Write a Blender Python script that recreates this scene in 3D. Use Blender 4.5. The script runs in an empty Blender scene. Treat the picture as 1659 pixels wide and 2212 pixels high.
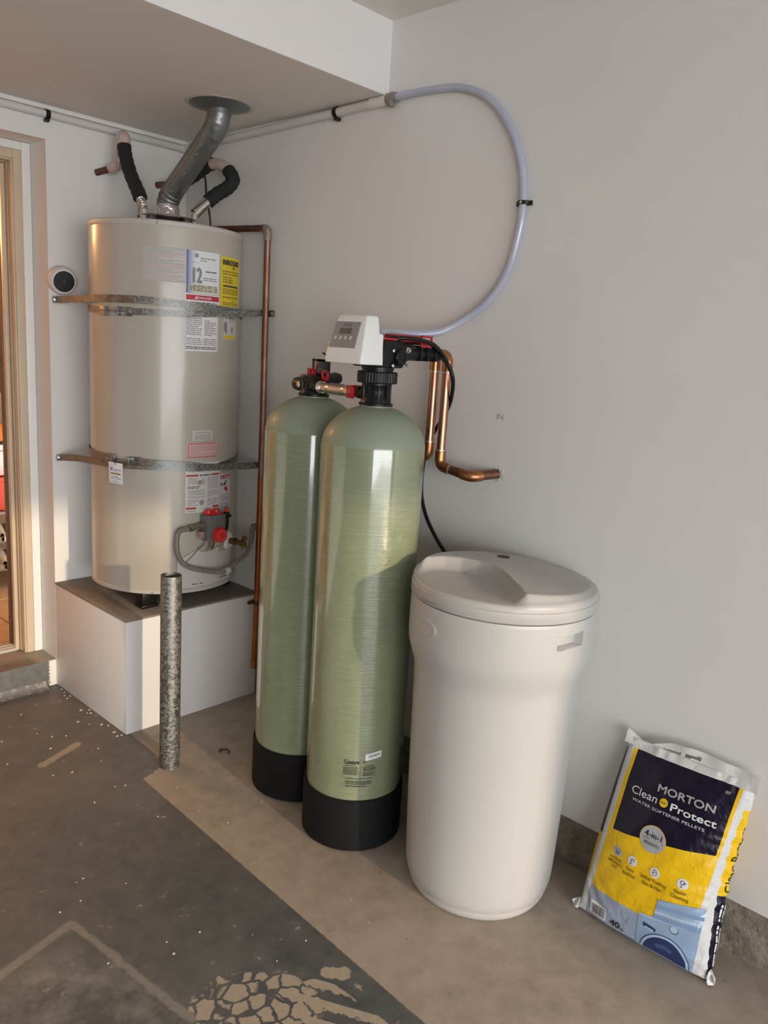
import bpy, bmesh, math, random
import numpy as np
from mathutils import Vector, Matrix

S = bpy.context.scene
COL = S.collection
PI = math.pi

# ------------------------------------------------------------------ camera
cam_d = bpy.data.cameras.new('camera'); cam = bpy.data.objects.new('camera', cam_d); COL.objects.link(cam); S.camera = cam
YAW, PITCH, ROLL, FPX = 0.82, 0.204, 0.064, 1720.055
CAM = Vector((-2.004, -3.150, 1.5))
_f = Vector((math.sin(YAW)*math.cos(PITCH), math.cos(YAW)*math.cos(PITCH), -math.sin(PITCH)))
_r = Vector((math.cos(YAW), -math.sin(YAW), 0)); _u = _r.cross(_f)
_r2 = math.cos(ROLL)*_r + math.sin(ROLL)*_u; _u2 = -math.sin(ROLL)*_r + math.cos(ROLL)*_u
cam.matrix_world = Matrix(((_r2.x, _u2.x, -_f.x, CAM.x), (_r2.y, _u2.y, -_f.y, CAM.y), (_r2.z, _u2.z, -_f.z, CAM.z), (0, 0, 0, 1)))
cam_d.sensor_fit = 'VERTICAL'; cam_d.sensor_height = 24.0; cam_d.lens = FPX/2212*24.0; cam_d.clip_start = 0.05

# ------------------------------------------------------------------ light
world = bpy.data.worlds.new('world'); S.world = world; world.use_nodes = True
bg = world.node_tree.nodes['Background']
bg.inputs[0].default_value = (0.95, 0.97, 1.0, 1); bg.inputs[1].default_value = 4.2
sun_d = bpy.data.lights.new('sun', 'SUN'); sun = bpy.data.objects.new('sun', sun_d); COL.objects.link(sun)
sun_d.energy = 0.95; sun_d.color = (1.0, 0.77, 0.54); sun_d.angle = math.radians(1.2)
sun.rotation_euler = Vector((0.040, 0.464, -0.088)).to_track_quat('-Z', 'Y').to_euler()
sun.location = (-1.5, -9, 4)
portal_d = bpy.data.lights.new('door_portal', 'AREA'); portal = bpy.data.objects.new('door_portal', portal_d); COL.objects.link(portal)
portal_d.shape = 'RECTANGLE'; portal_d.size = 5.12; portal_d.size_y = 2.13; portal_d.cycles.is_portal = True
portal.location = (-3.26, -7.06, 1.065); portal.rotation_euler = (PI/2, 0, 0)
lamp_d = bpy.data.lights.new('laundry_lamp', 'POINT'); lamp = bpy.data.objects.new('laundry_lamp', lamp_d); COL.objects.link(lamp)
lamp_d.energy = 24; lamp_d.color = (1.0, 0.56, 0.24); lamp_d.shadow_soft_size = 0.20; lamp.location = (-1.0, 1.25, 2.12)
S.view_settings.view_transform = 'Standard'; S.view_settings.look = 'None'
S.view_settings.exposure = 1.12; S.view_settings.gamma = 1.0; S.view_settings.use_curve_mapping = False
S.cycles.use_denoising = True
S.cycles.max_bounces = 10; S.cycles.diffuse_bounces = 6
try: S.cycles.sample_clamp_indirect = 6.0
except Exception: pass

# ------------------------------------------------------------------ material helpers
class NT:
    def __init__(s, m):
        m.use_nodes = True; s.t = m.node_tree; s.n = s.t.nodes; s.b = s.n['Principled BSDF']
    def new(s, typ, **kw):
        n = s.n.new(typ)
        for k, v in kw.items(): setattr(n, k, v)
        return n
    def put(s, sock, v):
        if isinstance(v, bpy.types.NodeSocket): s.t.links.new(v, sock)
        elif v is not None: sock.default_value = v
    def m(s, op, a, b=None, c=None, clamp=False):
        n = s.new('ShaderNodeMath', operation=op, use_clamp=clamp)
        s.put(n.inputs[0], a)
        if b is not None: s.put(n.inputs[1], b)
        if c is not None: s.put(n.inputs[2], c)
        return n.outputs[0]
    def lt(s, a, b, w=0.0006):   # soft a<b
        return s.m('DIVIDE', s.m('ADD', s.m('SUBTRACT', b, a), w/2), w, clamp=True)
    def mul(s, *a):
        r = a[0]
        for x in a[1:]: r = s.m('MULTIPLY', r, x)
        return r
    def mix(s, f, a, b):
        n = s.new('ShaderNodeMix', data_type='RGBA')
        s.put(n.inputs[0], f)
        for i, c in ((6, a), (7, b)):
            s.put(n.inputs[i], c if isinstance(c, bpy.types.NodeSocket) else (*c, 1))
        return n.outputs[2]
    def obj(s): return s.new('ShaderNodeTexCoord').outputs['Object']
    def uv(s): return s.new('ShaderNodeTexCoord').outputs['UV']
    def pos(s): return s.new('ShaderNodeNewGeometry').outputs['Position']
    def map(s, v, sc=(1, 1, 1), loc=(0, 0, 0), rot=(0, 0, 0)):
        n = s.new('ShaderNodeMapping'); s.put(n.inputs[0], v); n.inputs['Scale'].default_value = sc
        n.inputs['Location'].default_value = loc; n.inputs['Rotation'].default_value = rot
        return n.outputs[0]
    def noise(s, v, scale, detail=3, rough=0.55, dist=0.0):
        n = s.new('ShaderNodeTexNoise'); s.put(n.inputs['Vector'], v); n.inputs['Scale'].default_value = scale
        n.inputs['Detail'].default_value = detail; n.inputs['Roughness'].default_value = rough; n.inputs['Distortion'].default_value = dist
        return n.outputs['Fac']
    def vor(s, v, scale, feature='F1', out='Distance', rnd=1.0):
        n = s.new('ShaderNodeTexVoronoi', feature=feature); s.put(n.inputs['Vector'], v); n.inputs['Scale'].default_value = scale
        n.inputs['Randomness'].default_value = rnd
        return n.outputs[out]
    def ramp(s, v, lo, hi, a=0.0, b=1.0):
        n = s.new('ShaderNodeMapRange'); s.put(n.inputs[0], v)
        for i, x in enumerate((lo, hi, a, b)): n.inputs[i+1].default_value = x
        n.clamp = True
        return n.outputs[0]
    def sep(s, v):
        n = s.new('ShaderNodeSeparateXYZ'); s.put(n.inputs[0], v); return n.outputs
    def bump(s, h, strength=0.2, dist=0.01):
        n = s.new('ShaderNodeBump'); s.put(n.inputs['Height'], h); n.inputs['Strength'].default_value = strength
        n.inputs['Distance'].default_value = dist; s.t.links.new(n.outputs[0], s.b.inputs['Normal'])

MATS = {}
def mat(name, col=(0.5, 0.5, 0.5), rough=0.5, metal=0.0, var=None, bump=None, coat=0.0, spec=None, emit=None, trans=0.0):
    """var = (noise scale, second colour, lo, hi); bump = (scale, strength, distance)"""
    if name in MATS: return MATS[name]
    m = bpy.data.materials.new(name); t = NT(m); b = t.b
    b.inputs['Base Color'].default_value = (*col, 1); b.inputs['Roughness'].default_value = rough; b.inputs['Metallic'].default_value = metal
    b.inputs['Coat Weight'].default_value = coat; b.inputs['Coat Roughness'].default_value = 0.08
    if spec is not None: b.inputs['Specular IOR Level'].default_value = spec
    if trans: b.inputs['Transmission Weight'].default_value = trans
    if emit: b.inputs['Emission Color'].default_value = (*emit[0], 1); b.inputs['Emission Strength'].default_value = emit[1]
    if var:
        f = t.ramp(t.noise(t.obj(), var[0], 5, 0.6), var[2], var[3])
        t.put(b.inputs['Base Color'], t.mix(f, col, var[1]))
    if bump: t.bump(t.noise(t.obj(), bump[0], 3), bump[1], bump[2])
    MATS[name] = m
    return m

WALL = mat('wall_paint', (0.78, 0.765, 0.745), 0.55, var=(1.3, (0.755, 0.735, 0.71), 0.35, 0.7), bump=(160, 0.10, 0.004))
CLUT = mat('far_wall_dark', (0.20, 0.19, 0.175), 0.7)  # unseen walls, toned dark to hold back bounced light
SOFF = mat('soffit_paint', (0.80, 0.79, 0.79), 0.55, bump=(150, 0.06, 0.004))
CEILP = mat('ceiling_paint', (0.79, 0.75, 0.70), 0.7, bump=(120, 0.08, 0.004))
TRIMW = mat('trim_white', (0.80, 0.78, 0.75), 0.35, bump=(60, 0.05, 0.003))
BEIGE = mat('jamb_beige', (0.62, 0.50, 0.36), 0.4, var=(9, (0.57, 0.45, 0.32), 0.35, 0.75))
DKMETAL = mat('dark_metal', (0.16, 0.14, 0.125), 0.4, 0.7)
BLACKP = mat('black_plastic', (0.007, 0.007, 0.008), 0.38, spec=0.35)
BLACKM = mat('black_moulded', (0.006, 0.0055, 0.0055), 0.7, bump=(420, 0.5, 0.002), spec=0.25)
FOAM = mat('black_foam', (0.014, 0.0145, 0.0145), 0.85, bump=(130, 0.7, 0.004))
CHROME = mat('bright_steel', (0.72, 0.69, 0.65), 0.22, 1.0)
BRASS = mat('dull_brass', (0.30, 0.19, 0.07), 0.4, 0.9, var=(60, (0.16, 0.10, 0.04), 0.4, 0.7))
RED = mat('red_plastic', (0.50, 0.012, 0.016), 0.35)
REDK = mat('red_knob', (0.62, 0.02, 0.02), 0.3)
WHITEP = mat('white_plastic', (0.80, 0.80, 0.79), 0.32)
PAPER = mat('label_paper', (0.78, 0.77, 0.78), 0.5)
INK = mat('ink_dark', (0.05, 0.05, 0.055), 0.6)
INKG = mat('ink_grey', (0.30, 0.29, 0.31), 0.6)
INKP = mat('ink_faded', (0.42, 0.36, 0.38), 0.6)
INKR = mat('ink_red', (0.48, 0.03, 0.04), 0.5)
INKRF = mat('ink_pale_red', (0.55, 0.27, 0.25), 0.5)
INKB = mat('ink_blue', (0.10, 0.12, 0.40), 0.5)
TAPE = mat('clear_tape_wrap', (0.56, 0.44, 0.40), 0.2, var=(45, (0.50, 0.27, 0.24), 0.5, 0.7), bump=(80, 0.5, 0.004), coat=0.5)
GREY = mat('valve_grey', (0.15, 0.15, 0.145), 0.55, 0.2)
YELLOW = mat('yellow_paper', (0.72, 0.56, 0.03), 0.5)
NAVY = mat('ink_navy', (0.018, 0.012, 0.035), 0.3)

def copper_mat(name, c1, c2, rough, sc=14, lo=0.35, hi=0.7, metal=1.0):
    m = bpy.data.materials.new(name); t = NT(m)
    f = t.ramp(t.noise(t.obj(), sc, 6, 0.65), lo, hi)
    t.put(t.b.inputs['Base Color'], t.mix(f, c1, c2)); t.b.inputs['Metallic'].default_value = metal
    t.put(t.b.inputs['Roughness'], t.ramp(f, 0, 1, rough, rough+0.18))
    return m
COPPER = copper_mat('copper_bright', (0.56, 0.29, 0.195), (0.46, 0.21, 0.135), 0.24)
COPOLD = copper_mat('copper_aged', (0.27, 0.13, 0.085), (0.17, 0.085, 0.06), 0.45, 30)
COPFIT = copper_mat('copper_fitting', (0.55, 0.26, 0.12), (0.36, 0.15, 0.07), 0.3, 40)
COPTAR = copper_mat('copper_tarnished', (0.36, 0.22, 0.17), (0.28, 0.11, 0.055), 0.42, 6)
COPRED = copper_mat('copper_orange', (0.50, 0.17, 0.05), (0.34, 0.10, 0.03), 0.35, 10)
SOLDER = mat('solder', (0.66, 0.62, 0.58), 0.35, 0.9)

def galv_mat(name, sc, c1, c2, rust=False, rough=0.42):
    m = bpy.data.materials.new(name); t = NT(m); o = t.pos()
    v = t.vor(o, sc, 'F1', 'Color'); f = t.sep(v)[0]
    n = t.noise(o, sc*0.35, 4); k = t.m('ADD', t.mul(f, 0.6), t.mul(n, 0.5))
    col = t.mix(t.ramp(k, 0.3, 0.85), c1, c2)
    t.b.inputs['Metallic'].default_value = 0.85
    if rust:
        x = t.sep(o)[0]
        r = t.ramp(t.m('ADD', x, t.mul(t.noise(o, 26, 5), 0.14)), -0.475, -0.385, 1, 0)
        r = t.mul(r, t.ramp(x, -0.600, -0.560, 0.15, 1)); r = t.mul(r, t.ramp(t.noise(o, 38, 5, 0.7), 0.36, 0.58, 0.25, 1.0))
        col = t.mix(r, col, t.mix(t.noise(o, 60, 5), (0.21, 0.115, 0.055), (0.13, 0.08, 0.045)))
        t.put(t.b.inputs['Metallic'], t.ramp(r, 0, 1, 0.85, 0.1))
    t.put(t.b.inputs['Base Color'], col)
    t.put(t.b.inputs['Roughness'], t.ramp(f, 0, 1, rough-0.12, rough+0.15))
    return m
STRAPM = galv_mat('galvanised_strap', 190, (0.17, 0.17, 0.165), (0.42, 0.42, 0.40), True, 0.5)
GALV = galv_mat('galvanised_duct', 140, (0.235, 0.245, 0.24), (0.27, 0.28, 0.272), False, 0.42)
POSTM = galv_mat('galvanised_post', 150, (0.15, 0.155, 0.14), (0.36, 0.355, 0.32), False, 0.5)
FOIL = mat('foil_tape', (0.70, 0.66, 0.66), 0.2, 0.9, bump=(45, 0.9, 0.012))
CLAMPM = mat('zinc_clamp', (0.42, 0.42, 0.42), 0.3, 0.95, var=(40, (0.28, 0.27, 0.26), 0.4, 0.7))

def conc(name, c1, c2, sc=7, b=0.25):
    return mat(name, c1, 0.8, var=(sc, c2, 0.3, 0.75), bump=(90, b, 0.006))
def curb_mat():
    m = bpy.data.materials.new('stem_wall_concrete'); t = NT(m); p = t.pos()
    n = t.noise(p, 14, 6, 0.7); f = t.noise(p, 120, 4, 0.7)
    c = t.mix(t.ramp(n, 0.35, 0.62), (0.37, 0.315, 0.255), (0.20, 0.165, 0.13)); c = t.mix(t.ramp(t.noise(p, 45, 4, 0.7), 0.52, 0.66), c, (0.17, 0.14, 0.11))
    c = t.mix(t.mul(t.ramp(t.vor(p, 45), 0.16, 0.06), t.ramp(f, 0.5, 0.6)), c, (0.10, 0.08, 0.06))
    c = t.mix(t.ramp(f, 0.62, 0.72), c, (0.48, 0.43, 0.36))
    t.put(t.b.inputs['Base Color'], c); t.b.inputs['Roughness'].default_value = 0.9; t.bump(t.m('ADD', f, t.mul(n, 2.0)), 0.7, 0.006)
    return m
CURB = curb_mat()
PLTOP = conc('platform_top_board', (0.27, 0.235, 0.20), (0.20, 0.17, 0.145), 9, 0.2)
DRIVE = conc('driveway_concrete', (0.42, 0.40, 0.36), (0.36, 0.34, 0.31), 3)

# ------------------------------------------------------------------ geometry helpers
def V(*a): return Vector(a)
class B:
    def __init__(s): s.v = []; s.f = []; s.mi = []; s.uv = {}
    def add(s, vs, fs, mi=0, uvs=None):
        o = len(s.v); s.v += [tuple(p) for p in vs]
        for f in fs: s.f.append(tuple(i+o for i in f)); s.mi.append(mi)
        if uvs:
            for i, q in enumerate(uvs): s.uv[o+i] = q
        return s
    def bm(s, bm, mi=0, M=None):
        if M is not None: bmesh.ops.transform(bm, matrix=M, verts=bm.verts)
        bm.verts.index_update()
        s.add([v.co[:] for v in bm.verts], [[v.index for v in f.verts] for f in bm.faces], mi); bm.free(); return s
    def box(s, lo, hi, bev=0.0, mi=0, M=None, seg=2):
        lo, hi = Vector(lo), Vector(hi); b = bmesh.new(); bmesh.ops.create_cube(b, size=1)
        d = hi-lo; c = (hi+lo)/2
        for v in b.verts: v.co = Vector((v.co.x*d.x+c.x, v.co.y*d.y+c.y, v.co.z*d.z+c.z))
        if bev > 0: bmesh.ops.bevel(b, geom=b.edges[:]+b.verts[:], offset=min(bev, min(d)*0.49), segments=seg, profile=0.5, affect='EDGES')
        return s.bm(b, mi, M)
    def tube(s, pts, r, n=12, mi=0, caps=True):
        pts = [Vector(p) for p in pts]; k = len(pts); rr = r if hasattr(r, '__len__') else [r]*k
        ts = []
        for i in range(k):
            t = (pts[min(i+1, k-1)]-pts[max(i-1, 0)]); ts.append(t.normalized() if t.length > 1e-9 else V(0, 0, 1))
        a = V(0, 0, 1) if abs(ts[0].z) < 0.9 else V(1, 0, 0)
        u = ts[0].cross(a).normalized(); vs = []
        for i in range(k):
            u = (u - ts[i]*u.dot(ts[i])).normalized(); w = ts[i].cross(u)
            for j in range(n):
                an = 2*PI*j/n; vs.append(pts[i]+(u*math.cos(an)+w*math.sin(an))*rr[i])
        fs = [(i*n+j, i*n+(j+1) % n, (i+1)*n+(j+1) % n, (i+1)*n+j) for i in range(k-1) for j in range(n)]
        if caps: fs += [tuple(range(n-1, -1, -1)), tuple(range((k-1)*n, k*n))]
        return s.add(vs, fs, mi)
    def cyl(s, a, b, r, n=20, mi=0, r2=None):
        return s.tube([a, b], [r, r if r2 is None else r2], n, mi)
    def lathe(s, prof, c=(0, 0), n=64, mi=0, M=None, cap0=False, cap1=False, mis=None):
        vs = []; k = len(prof)
        for (r, z) in prof:
            for j in range(n):
                an = 2*PI*j/n; p = V(c[0]+r*math.cos(an), c[1]+r*math.sin(an), z); vs.append(M @ p if M is not None else p)
        o = len(s.v); s.v += [tuple(p) for p in vs]
        for i in range(k-1):
            for j in range(n):
                s.f.append((o+i*n+j, o+i*n+(j+1) % n, o+(i+1)*n+(j+1) % n, o+(i+1)*n+j)); s.mi.append(mis[i] if mis else mi)
        if cap0: s.f.append(tuple(o+j for j in range(n-1, -1, -1))); s.mi.append(mi)
        if cap1: s.f.append(tuple(o+(k-1)*n+j for j in range(n))); s.mi.append(mi)
        return s
    def grid(s, fn, nu, nv, mi=0, thick=None, uvf=None):
        """fn(u,v)->point ; thick: fn2(u,v) gives the under side, closed round the rim"""
        o = len(s.v); W = nu+1
        us = [(i/nu, j/nv) for j in range(nv+1) for i in range(nu+1)]
        vs = [fn(u, v) for u, v in us]; fs = [(j*W+i, j*W+i+1, (j+1)*W+i+1, (j+1)*W+i) for j in range(nv) for i in range(nu)]
        uvs = [uvf(u, v) if uvf else (u, v) for u, v in us]
        if thick:
            n0 = len(vs); vs += [thick(u, v) for u, v in us]; uvs = uvs+uvs
            fs += [(n0+j*W+i, n0+(j+1)*W+i, n0+(j+1)*W+i+1, n0+j*W+i+1) for j in range(nv) for i in range(nu)]
            rim = [i for i in range(W)]+[j*W+nu for j in range(1, nv+1)]+[nv*W+i for i in range(nu-1, -1, -1)]+[j*W for j in range(nv-1, 0, -1)]
            for a, b in zip(rim, rim[1:]+rim[:1]): fs.append((a, n0+a, n0+b, b))
        return s.add(vs, fs, mi, uvs)
    def build(s, name, mats, parent=None, ang=35, smooth=True):
        base = WL.get(parent.name, V(0, 0, 0)) if parent is not None else V(0, 0, 0)
        me = bpy.data.meshes.new(name); me.from_pydata([(p[0]-base.x, p[1]-base.y, p[2]-base.z) for p in s.v], [], s.f)
        for m in (mats if isinstance(mats, (list, tuple)) else [mats]): me.materials.append(m)
        me.polygons.foreach_set('material_index', s.mi)
        if s.uv:
            l = me.uv_layers.new(name='UVMap'); idx = np.empty(len(me.loops), dtype=np.int32); me.loops.foreach_get('vertex_index', idx)
            arr = np.zeros((len(s.v), 2), dtype=np.float32)
            for k, q in s.uv.items(): arr[k] = q
            l.data.foreach_set('uv', arr[idx].ravel())
        if smooth:
            me.polygons.foreach_set('use_smooth', [True]*len(me.polygons)); me.set_sharp_from_angle(angle=math.radians(ang))
        me.update()
        o = bpy.data.objects.new(name, me); COL.objects.link(o)
        if parent is not None: o.parent = parent
        WL[o.name] = base
        return o
WL = {}
def tag(o, label, cat, group=None, kind=None):
    if label: o['label'] = label
    if cat: o['category'] = cat
    if group: o['group'] = group
    if kind: o['kind'] = kind
    return o
def thing(name, label, cat, loc, group=None):
    o = bpy.data.objects.new(name, None); COL.objects.link(o); o.location = loc; o.empty_display_size = 0.05
    WL[o.name] = Vector(loc); return tag(o, label, cat, group)
def struct(o): o['kind'] = 'structure'; return o
def lab(o, s): o['label'] = s; return o

def smooth(pts, n=8):
    P = [Vector(p) for p in pts]; out = []
    for i in range(len(P)-1):
        a, b, c, d = P[max(i-1, 0)], P[i], P[i+1], P[min(i+2, len(P)-1)]
        for k in range(n):
            t = k/n; out.append(0.5*((2*b)+(c-a)*t+(2*a-5*b+4*c-d)*t*t+(3*b-a-3*c+d)*t**3))
    out.append(P[-1]); return out
def arc(a, c, b, n=8):   # rounded corner from a through c to b
    a, b, c = Vector(a), Vector(b), Vector(c)
    return [(1-t)**2*a+2*t*(1-t)*c+t*t*b for t in [i/n for i in range(n+1)]]
def rot_to(axis, loc, spin=0.0):   # local z -> axis
    q = Vector(axis).to_track_quat('Z', 'Y'); return Matrix.Translation(Vector(loc)) @ q.to_matrix().to_4x4() @ Matrix.Rotation(spin, 4, 'Z')

# text as flat triangles ------------------------------------------------
_tc = {}
def text2d(s, size=1.0, shear=0.0):
    key = (s, round(size, 5), shear)
    if key in _tc: return _tc[key]
    c = bpy.data.curves.new('t', 'FONT'); c.body = s; c.size = size; c.shear = shear; c.resolution_u = 4; c.fill_mode = 'FRONT'
    o = bpy.data.objects.new('t', c); me = o.to_mesh()
    me.calc_loop_triangles(); vs = [(v.co.x, v.co.y) for v in me.vertices]; todo = [tuple(t.vertices) for t in me.loop_triangles]; fs = []; mids = {}
    while todo:      # split long triangles so the letters can follow a curved surface
        f = todo.pop(); L = [math.dist(vs[f[i]], vs[f[(i+1) % 3]]) for i in range(3)]; i = L.index(max(L))
        if L[i] <= 0.006: fs.append(f); continue
        p, q, r = f[i], f[(i+1) % 3], f[(i+2) % 3]; k = (min(p, q), max(p, q))
        if k not in mids: mids[k] = len(vs); vs.append(((vs[p][0]+vs[q][0])/2, (vs[p][1]+vs[q][1])/2))
        m_ = mids[k]; todo += [(p, m_, r), (m_, q, r)]
    o.to_mesh_clear(); bpy.data.objects.remove(o); bpy.data.curves.remove(c)
    w = max([v[0] for v in vs] or [0]); _tc[key] = (vs, fs, w); return _tc[key]

def art(name, items, mp, mats, parent):
    """flat print laid on a surface; mp(a, b, layer) -> point"""
    g = B()
    def quad(p, mi, ly=1, nu=1, nv=1):
        g.grid(lambda u, v: mp((1-v)*((1-u)*p[0][0]+u*p[1][0])+v*((1-u)*p[3][0]+u*p[2][0]), (1-v)*((1-u)*p[0][1]+u*p[1][1])+v*((1-u)*p[3][1]+u*p[2][1]), ly), nu, nv, mi)
    def rect(a0, b0, a1, b1, mi, ly=1, nu=1, nv=1): quad(((a0, b0), (a1, b0), (a1, b1), (a0, b1)), mi, ly, nu, nv)
    for it in items:
        k = it[0]
        if k == 'rect': rect(*it[1:])
        elif k == 'quad': quad(*it[1:])
        elif k == 'rows':      # a0,b0,a1,b1,number,mi,seed,fill
            _, a0, b0, a1, b1, nr, mi, seed, fill = it[:9]; R = random.Random(seed); h = (b1-b0)/nr
            for i in range(nr):
                y = b1-(i+1)*h; x = a0; end = a1 if R.random() < fill else a0+(a1-a0)*R.uniform(0.35, 0.9)
                while x < end-0.002:
                    w = min(R.uniform(1.6, 6.5)*h*0.6, end-x); rect(x, y+h*0.22, x+w, y+h*0.72, mi); x += w+h*0.34
        elif k == 'text':      # a,b,size,string,mi,bold,align,slope
            _, a, b, size, st, mi = it[:6]; bold = it[6] if len(it) > 6 else 0; al = it[7] if len(it) > 7 else 'L'; fit = it[8] if len(it) > 8 else None
            sl = it[9] if len(it) > 9 else 0.0; sh = it[10] if len(it) > 10 else 0.0
            vs, fs, w = text2d(st, size, sh); kx = (fit/w) if fit and w else 1.0; w *= kx
            ox = a-(w/2 if al == 'C' else (w if al == 'R' else 0))
            d = max(0.0, bold)*size     # heavier lettering: the same strokes laid a hair apart
            for n_, (sx, sy) in enumerate(((0, 0), (-d, 0), (d, 0), (0, d), (0, -d)) if d else ((0, 0),)):
                g.add([mp(ox+x*kx+sx, b+y+sl*x*kx+sy, 4+0.25*n_) for x, y in vs], fs, mi)
        elif k == 'disc':
            _, cx, cy, r, mi, ly = it[:6]; n = 28; rs = (0.0, 0.5, 1.0); vs = [mp(cx, cy, ly)]; fs = []
            for q in rs[1:]:
                vs += [mp(cx+r*q*math.cos(2*PI*i/n), cy+r*q*math.sin(2*PI*i/n), ly) for i in range(n)]
            fs = [(0, 1+i, 1+(i+1) % n) for i in range(n)]+[(1+i, 1+n+i, 1+n+(i+1) % n, 1+(i+1) % n) for i in range(n)]
            g.add(vs, fs, mi)
        elif k == 'line':
            _, pts, w, mi = it[:4]; ly = it[4] if len(it) > 4 else 2; P = [Vector((p[0], p[1], 0)) for p in pts]; vs = []
            for i, p in enumerate(P):
                t = (P[min(i+1, len(P)-1)]-P[max(i-1, 0)]).normalized(); n = V(-t.y, t.x, 0)*w/2
                vs += [mp(p.x+n.x, p.y+n.y, ly), mp(p.x-n.x, p.y-n.y, ly)]
            g.add(vs, [(2*i, 2*i+1, 2*i+3, 2*i+2) for i in range(len(P)-1)], mi)
        elif k == 'fan':
            _, pts, mi = it[:3]; ly = it[3] if len(it) > 3 else 1; g.add([mp(p[0], p[1], ly) for p in pts], [tuple(range(len(pts)))], mi)
    return g.build(name, mats, parent, smooth=False)
def circ(cx, cy, r, a0=0, a1=360, n=20): return [(cx+r*math.cos(math.radians(a0+(a1-a0)*i/n)), cy+r*math.sin(math.radians(a0+(a1-a0)*i/n))) for i in range(n+1)]

# ================================================================== SETTING
def floor_mat():
    m = bpy.data.materials.new('garage_floor'); t = NT(m); p = t.pos(); x, y, z = t.sep(p)
    n1 = t.noise(p, 3.2, 6, 0.6); n2 = t.noise(p, 17, 5, 0.65); n3 = t.noise(p, 70, 3, 0.6)
    # bare concrete
    bare = t.mix(t.ramp(n2, 0.3, 0.72), (0.400, 0.340, 0.275), (0.285, 0.238, 0.190))
    bare = t.mix(t.mul(t.ramp(n1, 0.46, 0.68), 0.6), bare, (0.42, 0.36, 0.295))
    bare = t.mix(t.mul(t.ramp(t.vor(p, 26), 0.10, 0.03), t.ramp(n2, 0.5, 0.58)), bare, (0.10, 0.08, 0.065))
    # worn grey floor paint
    pt = t.mix(t.ramp(n2, 0.3, 0.75), (0.060, 0.069, 0.073), (0.125, 0.130, 0.128))
    dust = t.mul(t.ramp(y, -1.75, -0.75), t.ramp(t.m('ADD', n1, t.mul(n2, 0.35)), 0.45, 0.85))
    pt = t.mix(t.mul(dust, 0.75), pt, (0.150, 0.125, 0.105))
    pt = t.mix(t.mul(t.ramp(n1, 0.5, 0.75), 0.35), pt, (0.190, 0.185, 0.170))
    wob = t.mul(t.m('SUBTRACT', n2, 0.5), 0.030)
    def seg(a, b, w, wv=0.5):
        dx, dy = b[0]-a[0], b[1]-a[1]; L2 = dx*dx+dy*dy
        px = t.m('SUBTRACT', t.m('ADD', x, wob), a[0]); py = t.m('SUBTRACT', t.m('ADD', y, wob), a[1])
        h = t.m('DIVIDE', t.m('ADD', t.mul(px, dx), t.mul(py, dy)), L2, clamp=True)
        ex = t.m('SUBTRACT', px, t.mul(h, dx)); ey = t.m('SUBTRACT', py, t.mul(h, dy))
        d = t.m('SQRT', t.m('ADD', t.mul(ex, ex), t.mul(ey, ey)))
        return t.ramp(d, w, w*(1-wv))
    # scraped outline of something that stood here, worn inside
    A_, B_, C_ = (-1.46, -1.468), (-1.203, -1.397), (-1.140, -1.86)
    ln = t.m('MAXIMUM', seg(A_, B_, 0.017), seg(B_, C_, 0.014))
    pt = t.mix(t.mul(ln, t.ramp(n3, 0.2, 0.55, 0.35, 0.8)), pt, (0.27, 0.25, 0.225))
    ins = t.mul(seg((-1.34, -1.56), (-1.24, -1.75), 0.17, 0.7), t.ramp(t.noise(t.map(p, loc=(3, 1, 0)), 9, 5, 0.7), 0.42, 0.72))
    pt = t.mix(t.mul(ins, 0.85), pt, (0.30, 0.285, 0.255))
    # tyre mark: paint lifted in tread shapes
    q = t.map(p, rot=(0, 0, 0.5)); warp = t.m('MULTIPLY', t.noise(p, 55, 3), 0.018)
    qq = t.new('ShaderNodeVectorMath', operation='ADD'); t.put(qq.inputs[0], q)
    cmb = t.new('ShaderNodeCombineXYZ'); t.put(cmb.inputs[0], warp); t.put(cmb.inputs[1], warp); t.put(qq.inputs[1], cmb.outputs[0])
    cell = t.ramp(t.vor(qq.outputs[0], 24, 'DISTANCE_TO_EDGE', 'Distance', 0.75), 0.055, 0.10)
    areaA = t.ramp(t.m('ADD', seg((-1.045, -1.90), (-0.99, -1.96), 0.125, 0.35), t.mul(t.m('SUBTRACT', n2, 0.5), 2.4)), 0.35, 0.5)
    ps = t.sep(t.map(p, rot=(0, 0, math.radians(62))))
    tread = t.ramp(t.m('ADD', t.m('SINE', t.mul(t.m('ADD', ps[1], t.mul(t.m('SUBTRACT', n3, 0.5), 0.022)), 118)), t.mul(t.m('SUBTRACT', n3, 0.5), 2.2)), -0.05, 0.25)
    areaB = t.ramp(t.m('ADD', seg((-0.898, -2.005), (-0.885, -2.20), 0.075, 0.4), t.mul(t.m('SUBTRACT', n2, 0.5), 1.4)), 0.38, 0.5)
    blob = t.ramp(t.m('ADD', seg((-0.822, -1.962), (-0.800, -1.985), 0.028, 0.6), t.mul(t.m('SUBTRACT', n3, 0.5), 1.2)), 0.35, 0.5)
    streak = t.ramp(t.m('ADD', seg((-0.775, -0.535), (-0.93, -0.60), 0.022, 0.6), t.mul(t.m('SUBTRACT', n3, 0.5), 1.6)), 0.35, 0.6)
    bits = t.mul(t.ramp(t.vor(t.map(p, loc=(5, 2, 0)), 9), 0.11, 0.06), t.ramp(n3, 0.5, 0.56))
    lift = t.m('MAXIMUM', t.m('MAXIMUM', t.mul(areaA, cell), t.mul(areaB, tread)), t.m('MAXIMUM', blob, t.mul(streak, 0.7)))
    pt = t.mix(lift, pt, t.mix(n3, (0.46, 0.395, 0.31), (0.34, 0.29, 0.225)))
    pt = t.mix(t.mul(bits, 0.55), pt, (0.30, 0.28, 0.25))
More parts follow.
